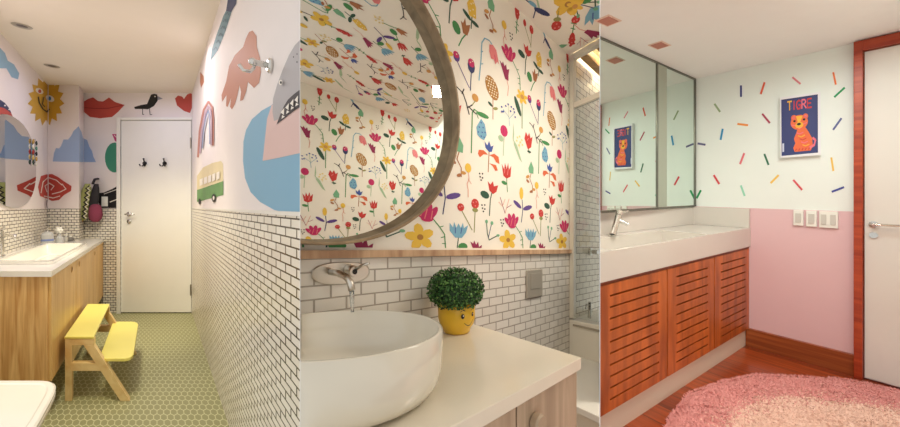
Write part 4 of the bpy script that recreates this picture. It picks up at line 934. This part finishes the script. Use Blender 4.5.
# faucet
fb = R.P(*fq(612.5, 236.5)); fb = R.P(fq(612.5,236.5)[0], fq(612.5,236.5)[1], .916); t = thing('basin_mixer', fb, 'chrome single lever mixer beside the sunken basin', 'tap')
px1 = R.on(619.5, 212, 'u', fq(612.5,236.5)[0]); tp_ = R.P(*px1); sc_ = (tp_-fb)
CHR = mat('chrome_mixer', (226,226,222), .22, 1)
mb = MB(); mb.lathe(fb, [(.001,-.002),(.027,-.002),(.027,.004),(.001,.004)], CHR, 24); mb.tube([fb+Vector((0,0,.004)), fb+sc_*.5, fb+sc_*.84], .0195, CHR, 24, .97); mb.build('body', parent=t)
mb = MB(); mb.tube([fb+sc_*.66, fb+sc_*.56+Vector((.035,-.01,.0)), fb+sc_*.50+Vector((.066,-.02,-.008))], .0145, CHR, 18, .85); mb.build('spout', parent=t)
mb = MB(); mb.tube([fb+sc_*.87, fb+sc_*1.04], .0205, CHR, 24); mb.tube([fb+sc_*.98, fb+sc_*1.02+Vector((.05,-.012,.004))], .006, CHR, 10); mb.build('lever', parent=t)
# mirror
MG = mat('mirror_edge', (120,118,108), .3, .8)
mu = RU_-.016; m0, m1 = 1.062, 2.150
v_of = lambda px, u: R.on(px, 150, 'u', u)[1]
vs_ = v_of(654, mu); vs2 = v_of(664, mu)
t = thing('wall_mirror', R.P(mu, 1.5, m0), 'wide mirror cabinet front with dark edging above the quartz vanity', 'mirror')
MIR2 = mat('mirror_green', (222, 236, 228), .01, 1)
TL = .045
def sl(v, d): return (mu - (RV-v)*TL - d, v)     # the mirror leans out a little at its near end
def slab(mb, va, vb, d0, d1, w0, w1, m): mb.prism(R, [sl(va, d0), sl(vb, d0), sl(vb, d1), sl(va, d1)], w0, w1, m)
mb = MB(); mb.prism(R, [sl(V0, -.001), sl(RV-.002, -.001), (RU_-.001, RV-.002), (RU_-.001, V0)], m0, m1, MG); mb.build('backing', parent=t, room=R)
mb = MB(); slab(mb, V0, vs_-.008, 0, .003, m0+.010, m1-.010, MIR2); mb.build('glass', parent=t, room=R)
mb = MB(); slab(mb, vs2, RV-.012, 0, .003, m0+.010, m1-.010, MIR2); mb.build('glass', parent=t, room=R)
mb = MB(); slab(mb, vs_+.002, vs2-.002, 0, .004, m0+.010, m1-.010, mat('mirror_strip', (168,176,160), .35, .3)); mb.build('divider_strip', parent=t, room=R)
mb = MB(); slab(mb, V0, RV-.002, 0, .008, m1-.010, m1, MG); slab(mb, V0, RV-.002, 0, .008, m0, m0+.010, MG); slab(mb, RV-.012, RV-.002, 0, .008, m0, m1, MG); slab(mb, vs_-.008, vs_, 0, .008, m0+.01, m1-.01, MG); mb.build('edging', parent=t, room=R)

# slatted wooden cabinet
CWR = wood('cabinet_red', (150,70,24), (200,104,42), (26, 2, 1), .4)
cb = thing('slatted_cabinet', R.P(.9, 1.4, .13), 'reddish wooden vanity cabinet with three slotted doors', 'cabinet')
mb = MB(); mb.box(R, RUc+.028, RU_-.002, V0, RV-.002, .132, .765, mat('cabinet_slot_shade', (30,14,8), .9)); mb.build('body', parent=cb, room=R)  # near-black body colour stands in for shade behind the door slots
vd = [V0, R.on(667.3, 300, 'u', RUc+.006)[1], R.on(714.5, 300, 'u', RUc+.006)[1], RV-.003]
slots = [(R.on(610,300,'u',RUc+.006)[1], R.on(659,300,'u',RUc+.006)[1]), (R.on(676.5,300,'u',RUc+.006)[1], R.on(708,300,'u',RUc+.006)[1]), (R.on(721,300,'u',RUc+.006)[1], R.on(745.5,300,'u',RUc+.006)[1])]
f0_, f1_ = RUc+.006, RUc+.024
for k in range(3):
    a, b = vd[k]+.003, vd[k+1]-.003; sa, sb = slots[k]
    mb = MB(); wt_, wb2 = .690, .190; n = 10; g = .0095
    def bx(*q): mb.box(R, f0_, f1_, *q, CWR, 1, 1)
    bx(a, sa, .135, .748); bx(sb, b, .135, .748)
    zz = .135
    for j in range(n):
        z = wb2+(wt_-wb2)*j/(n-1); bx(sa, sb, zz, z-g/2); zz = z+g/2
    bx(sa, sb, zz, .748)
    mb.build('door', parent=cb, room=R, weld=False)
mb = MB(); mb.box(R, RUc+.008, RUc+.026, V0, RV-.003, .750, .7655, wood('cabinet_rail', (110,48,24), (140,66,34), (20,2,1), .5)); mb.build('top_rail', parent=cb, room=R)
mb = MB(); mb.box(R, RUk, RU_-.002, V0, RV-.002, 0, .130, mat('plinth_cream', (226,208,188), .5)); tag(mb.build('plinth', room=R), 'cream plinth below the slotted wooden cabinet', 'plinth')

# recessed ceiling lights
SAL = mat('downlight_salmon', (196,128,112), .5); SALR = mat('downlight_rim', (236,206,190), .5)
for px, py, tx in ((608, 20.5, 'square salmon recessed downlight at the top edge of the mirror room'), (659.5, 45, 'square salmon recessed downlight farther in, above the mirror')):
    u, v, w = R.on(px, py, 'w', RC); s_ = .026; t = thing('recessed_downlight', R.P(u, v, RC-.006), tx, 'downlight', 'downlights in the mirror room ceiling')
    mb = MB(); mb.box(R, u-s_-.008, u+s_+.008, v-s_-.008, v+s_+.008, RC-.003, RC-.0005, SALR); mb.build('rim', parent=t)
    mb = MB(); mb.box(R, u-s_, u+s_, v-s_, v+s_, RC-.006, RC-.0032, SAL); mb.build('lens', parent=t)

# rug
RU0, RV0, RR = .13, 1.20, .605
def rp(x, y, h): return R.P(x, y, h)
RGP, RGC = mat('rug_pink', (230,164,160), .95, var=.06, vscale=5), mat('rug_cream', (244,210,194), .95)
t = thing('round_rug', R.P(RU0, RV0, 0), 'fluffy round pink rug with a cream centre on the wooden floor', 'rug')
rnd = random.Random(5); mb = MB(); N, M_ = 120, 34
import mathutils.noise as mn
def hgt(x, y): return .032 + .006*mn.noise(Vector((x*18, y*22, 0))) + .003*mn.noise(Vector((x*55, y*70, 2)))
def rad(a): return RR*(1+.012*math.sin(5*a)+.010*math.sin(11*a+1)+.006*math.sin(23*a))
def iscream(x, y, j): return math.hypot(x-.10, y-1.165) < .46 + .012*math.sin(x*30+y*17) + j
RGB_ = mat('rug_backing', (222,176,168), .95)
vs = []
for i in range(M_+1):
    for k in range(N):
        a = 2*math.pi*k/N; r = rad(a)*i/M_; x, y = RU0+r*math.cos(a), RV0+r*math.sin(a)
        h = .86*hgt(x, y)*(1 if i < M_-1 else (.6 if i == M_-1 else .0)) + (.001)
        vs.append(rp(x, y, h))
for i in range(M_):
    for k in range(N):
        a, b = i*N+k, i*N+(k+1) % N
        rr_ = (i+.5)/M_; a_ = 2*math.pi*(k+.5)/N; q_ = rad(a_)*rr_; inner = iscream(RU0+q_*math.cos(a_), RV0+q_*math.sin(a_), 0)
        mb.add([vs[a], vs[b], vs[b+N], vs[a+N]], [(0,1,2,3)], RGC if inner else RGP)
mb.build('backing', parent=t, smooth=True, fill=False)
for nm, cen, m_, cnt in (('pink_pile', False, RGP, 60000), ('cream_pile', True, RGC, 60000)):
    mb = MB()
    for j in range(cnt):
        a = rnd.uniform(0, 2*math.pi); q = math.sqrt(rnd.uniform(0, 1)); r = rad(a)*q
        x, y = RU0+r*math.cos(a), RV0+r*math.sin(a)
        if x + y < 1.45 or iscream(x, y, rnd.gauss(0, .035)) != cen: continue
        h = hgt(x, y)*min(1, (1-q)*30+.25); b = rp(x, y, h*.86)
        th = math.sin(x*23+3*math.sin(y*17))*.8+rnd.gauss(0,1.6); ln = rnd.uniform(.008, .016)
        d = Vector((math.cos(th), math.sin(th), rnd.uniform(.2,.8))).normalized()*ln; s_ = Vector((-math.sin(th), math.cos(th), 0))*.0026
        mb.add([b-s_, b+s_, b+d*.6+s_*.8+Vector((0,0,.002)), b+d, b+d*.6-s_*.8+Vector((0,0,.002))], [(0,1,2,3,4)], m_)
    o = mb.build(nm, parent=t, fill=False, weld=False); o['kind'] = 'stuff'; o['label'] = 'pink shaggy pile' if not cen else 'cream shaggy pile in the centre'

# =================================================================== light
def area(name, loc, size, power, col, target=None, sy=None):
    l = bpy.data.lights.new(name, 'AREA'); l.energy = power; l.color = lin(col); l.size = size
    if sy: l.shape = 'RECTANGLE'; l.size_y = sy
    o = bpy.data.objects.new(name, l); COL.objects.link(o); o.location = loc
    if target: o.rotation_euler = (Vector(target)-Vector(loc)).to_track_quat('-Z', 'Y').to_euler()
    return o
def spot(name, loc, tgt, power, col, ang, blend=1.0, r=.05):
    l = bpy.data.lights.new(name, 'SPOT'); l.energy = power; l.color = lin(col); l.spot_size = math.radians(ang); l.spot_blend = blend; l.shadow_soft_size = r
    o = bpy.data.objects.new(name, l); COL.objects.link(o); o.location = loc
    o.rotation_euler = (Vector(tgt)-Vector(loc)).to_track_quat('-Z', 'Y').to_euler(); return o
area('fill_mural_room', L.P(2.2, -.4, LC-.06), .8, 12, (246,244,252))  # added fill panel under the ceiling, no such fitting in the room
area('fill_mural_room_far', L.P(3.2, -.35, LC-.06), .4, 3, (206,214,255))  # added cool fill for the far upper walls
spot('fill_spot_mural_near', L.P(1.5, -.45, LC-.05), L.P(1.7, -.65, 0), 95, (255,247,218), 90, 1, .12)  # added spot to brighten the near lower half, apart from the ceiling spots
spot('fill_spot_mural_far', L.P(2.3, -.4, LC-.05), L.P(3.5, -.3, .1), 165, (255,244,204), 70, 1, .12)  # added warm spot to lift the door bottom and floor
area('lamp_basin_room', refl(C.P(1.1, VW+.75, WC-.06)), .3, 12, (255,246,230))
spot('fill_spot_basin_room', C.P(.55, .30, 2.35), C.P(1.55, .85, .9), 50, (255,246,228), 85, 1, .08)  # unseen spot added to brighten the shower side of the room
area('lamp_shower', C.P(1.7, .55, 2.66), .2, 27, (255,236,196))
area('fill_mirror_room', R.P(.25, 1.40, RC-.05), .4, 8, (246,255,250))  # added fill under the ceiling, separate from the unlit downlights
area('fill_mirror_room_front', R.P(-.35, 1.2, RC-.05), .5, 9, (248,254,252))  # second added fill over the near side, out of view
spot('fill_spot_mirror_room', R.P(-.2, 1.0, RC-.05), R.P(.2, 1.75, .2), 60, (250,250,250), 95, 1, .1)  # extra spot added to raise the lower pink wall and floor
W = bpy.data.worlds.new('World'); SC.world = W; W.use_nodes = True
W.node_tree.nodes['Background'].inputs['Color'].default_value = lin((252,250,246))+(1,); W.node_tree.nodes['Background'].inputs['Strength'].default_value = .85

cam = bpy.data.cameras.new('Camera'); co_ = bpy.data.objects.new('Camera', cam); COL.objects.link(co_)
co_.location = (0, 0, CAMZ); co_.rotation_euler = (math.radians(90), 0, 0)
cam.sensor_width = 36; cam.lens = F/900*36; cam.shift_y = -(213.5-HY)/900; cam.clip_start = .02
SC.camera = co_
SC.view_settings.view_transform = 'Standard'; SC.view_settings.look = 'None'; SC.view_settings.gamma = 1; SC.view_settings.exposure = 0
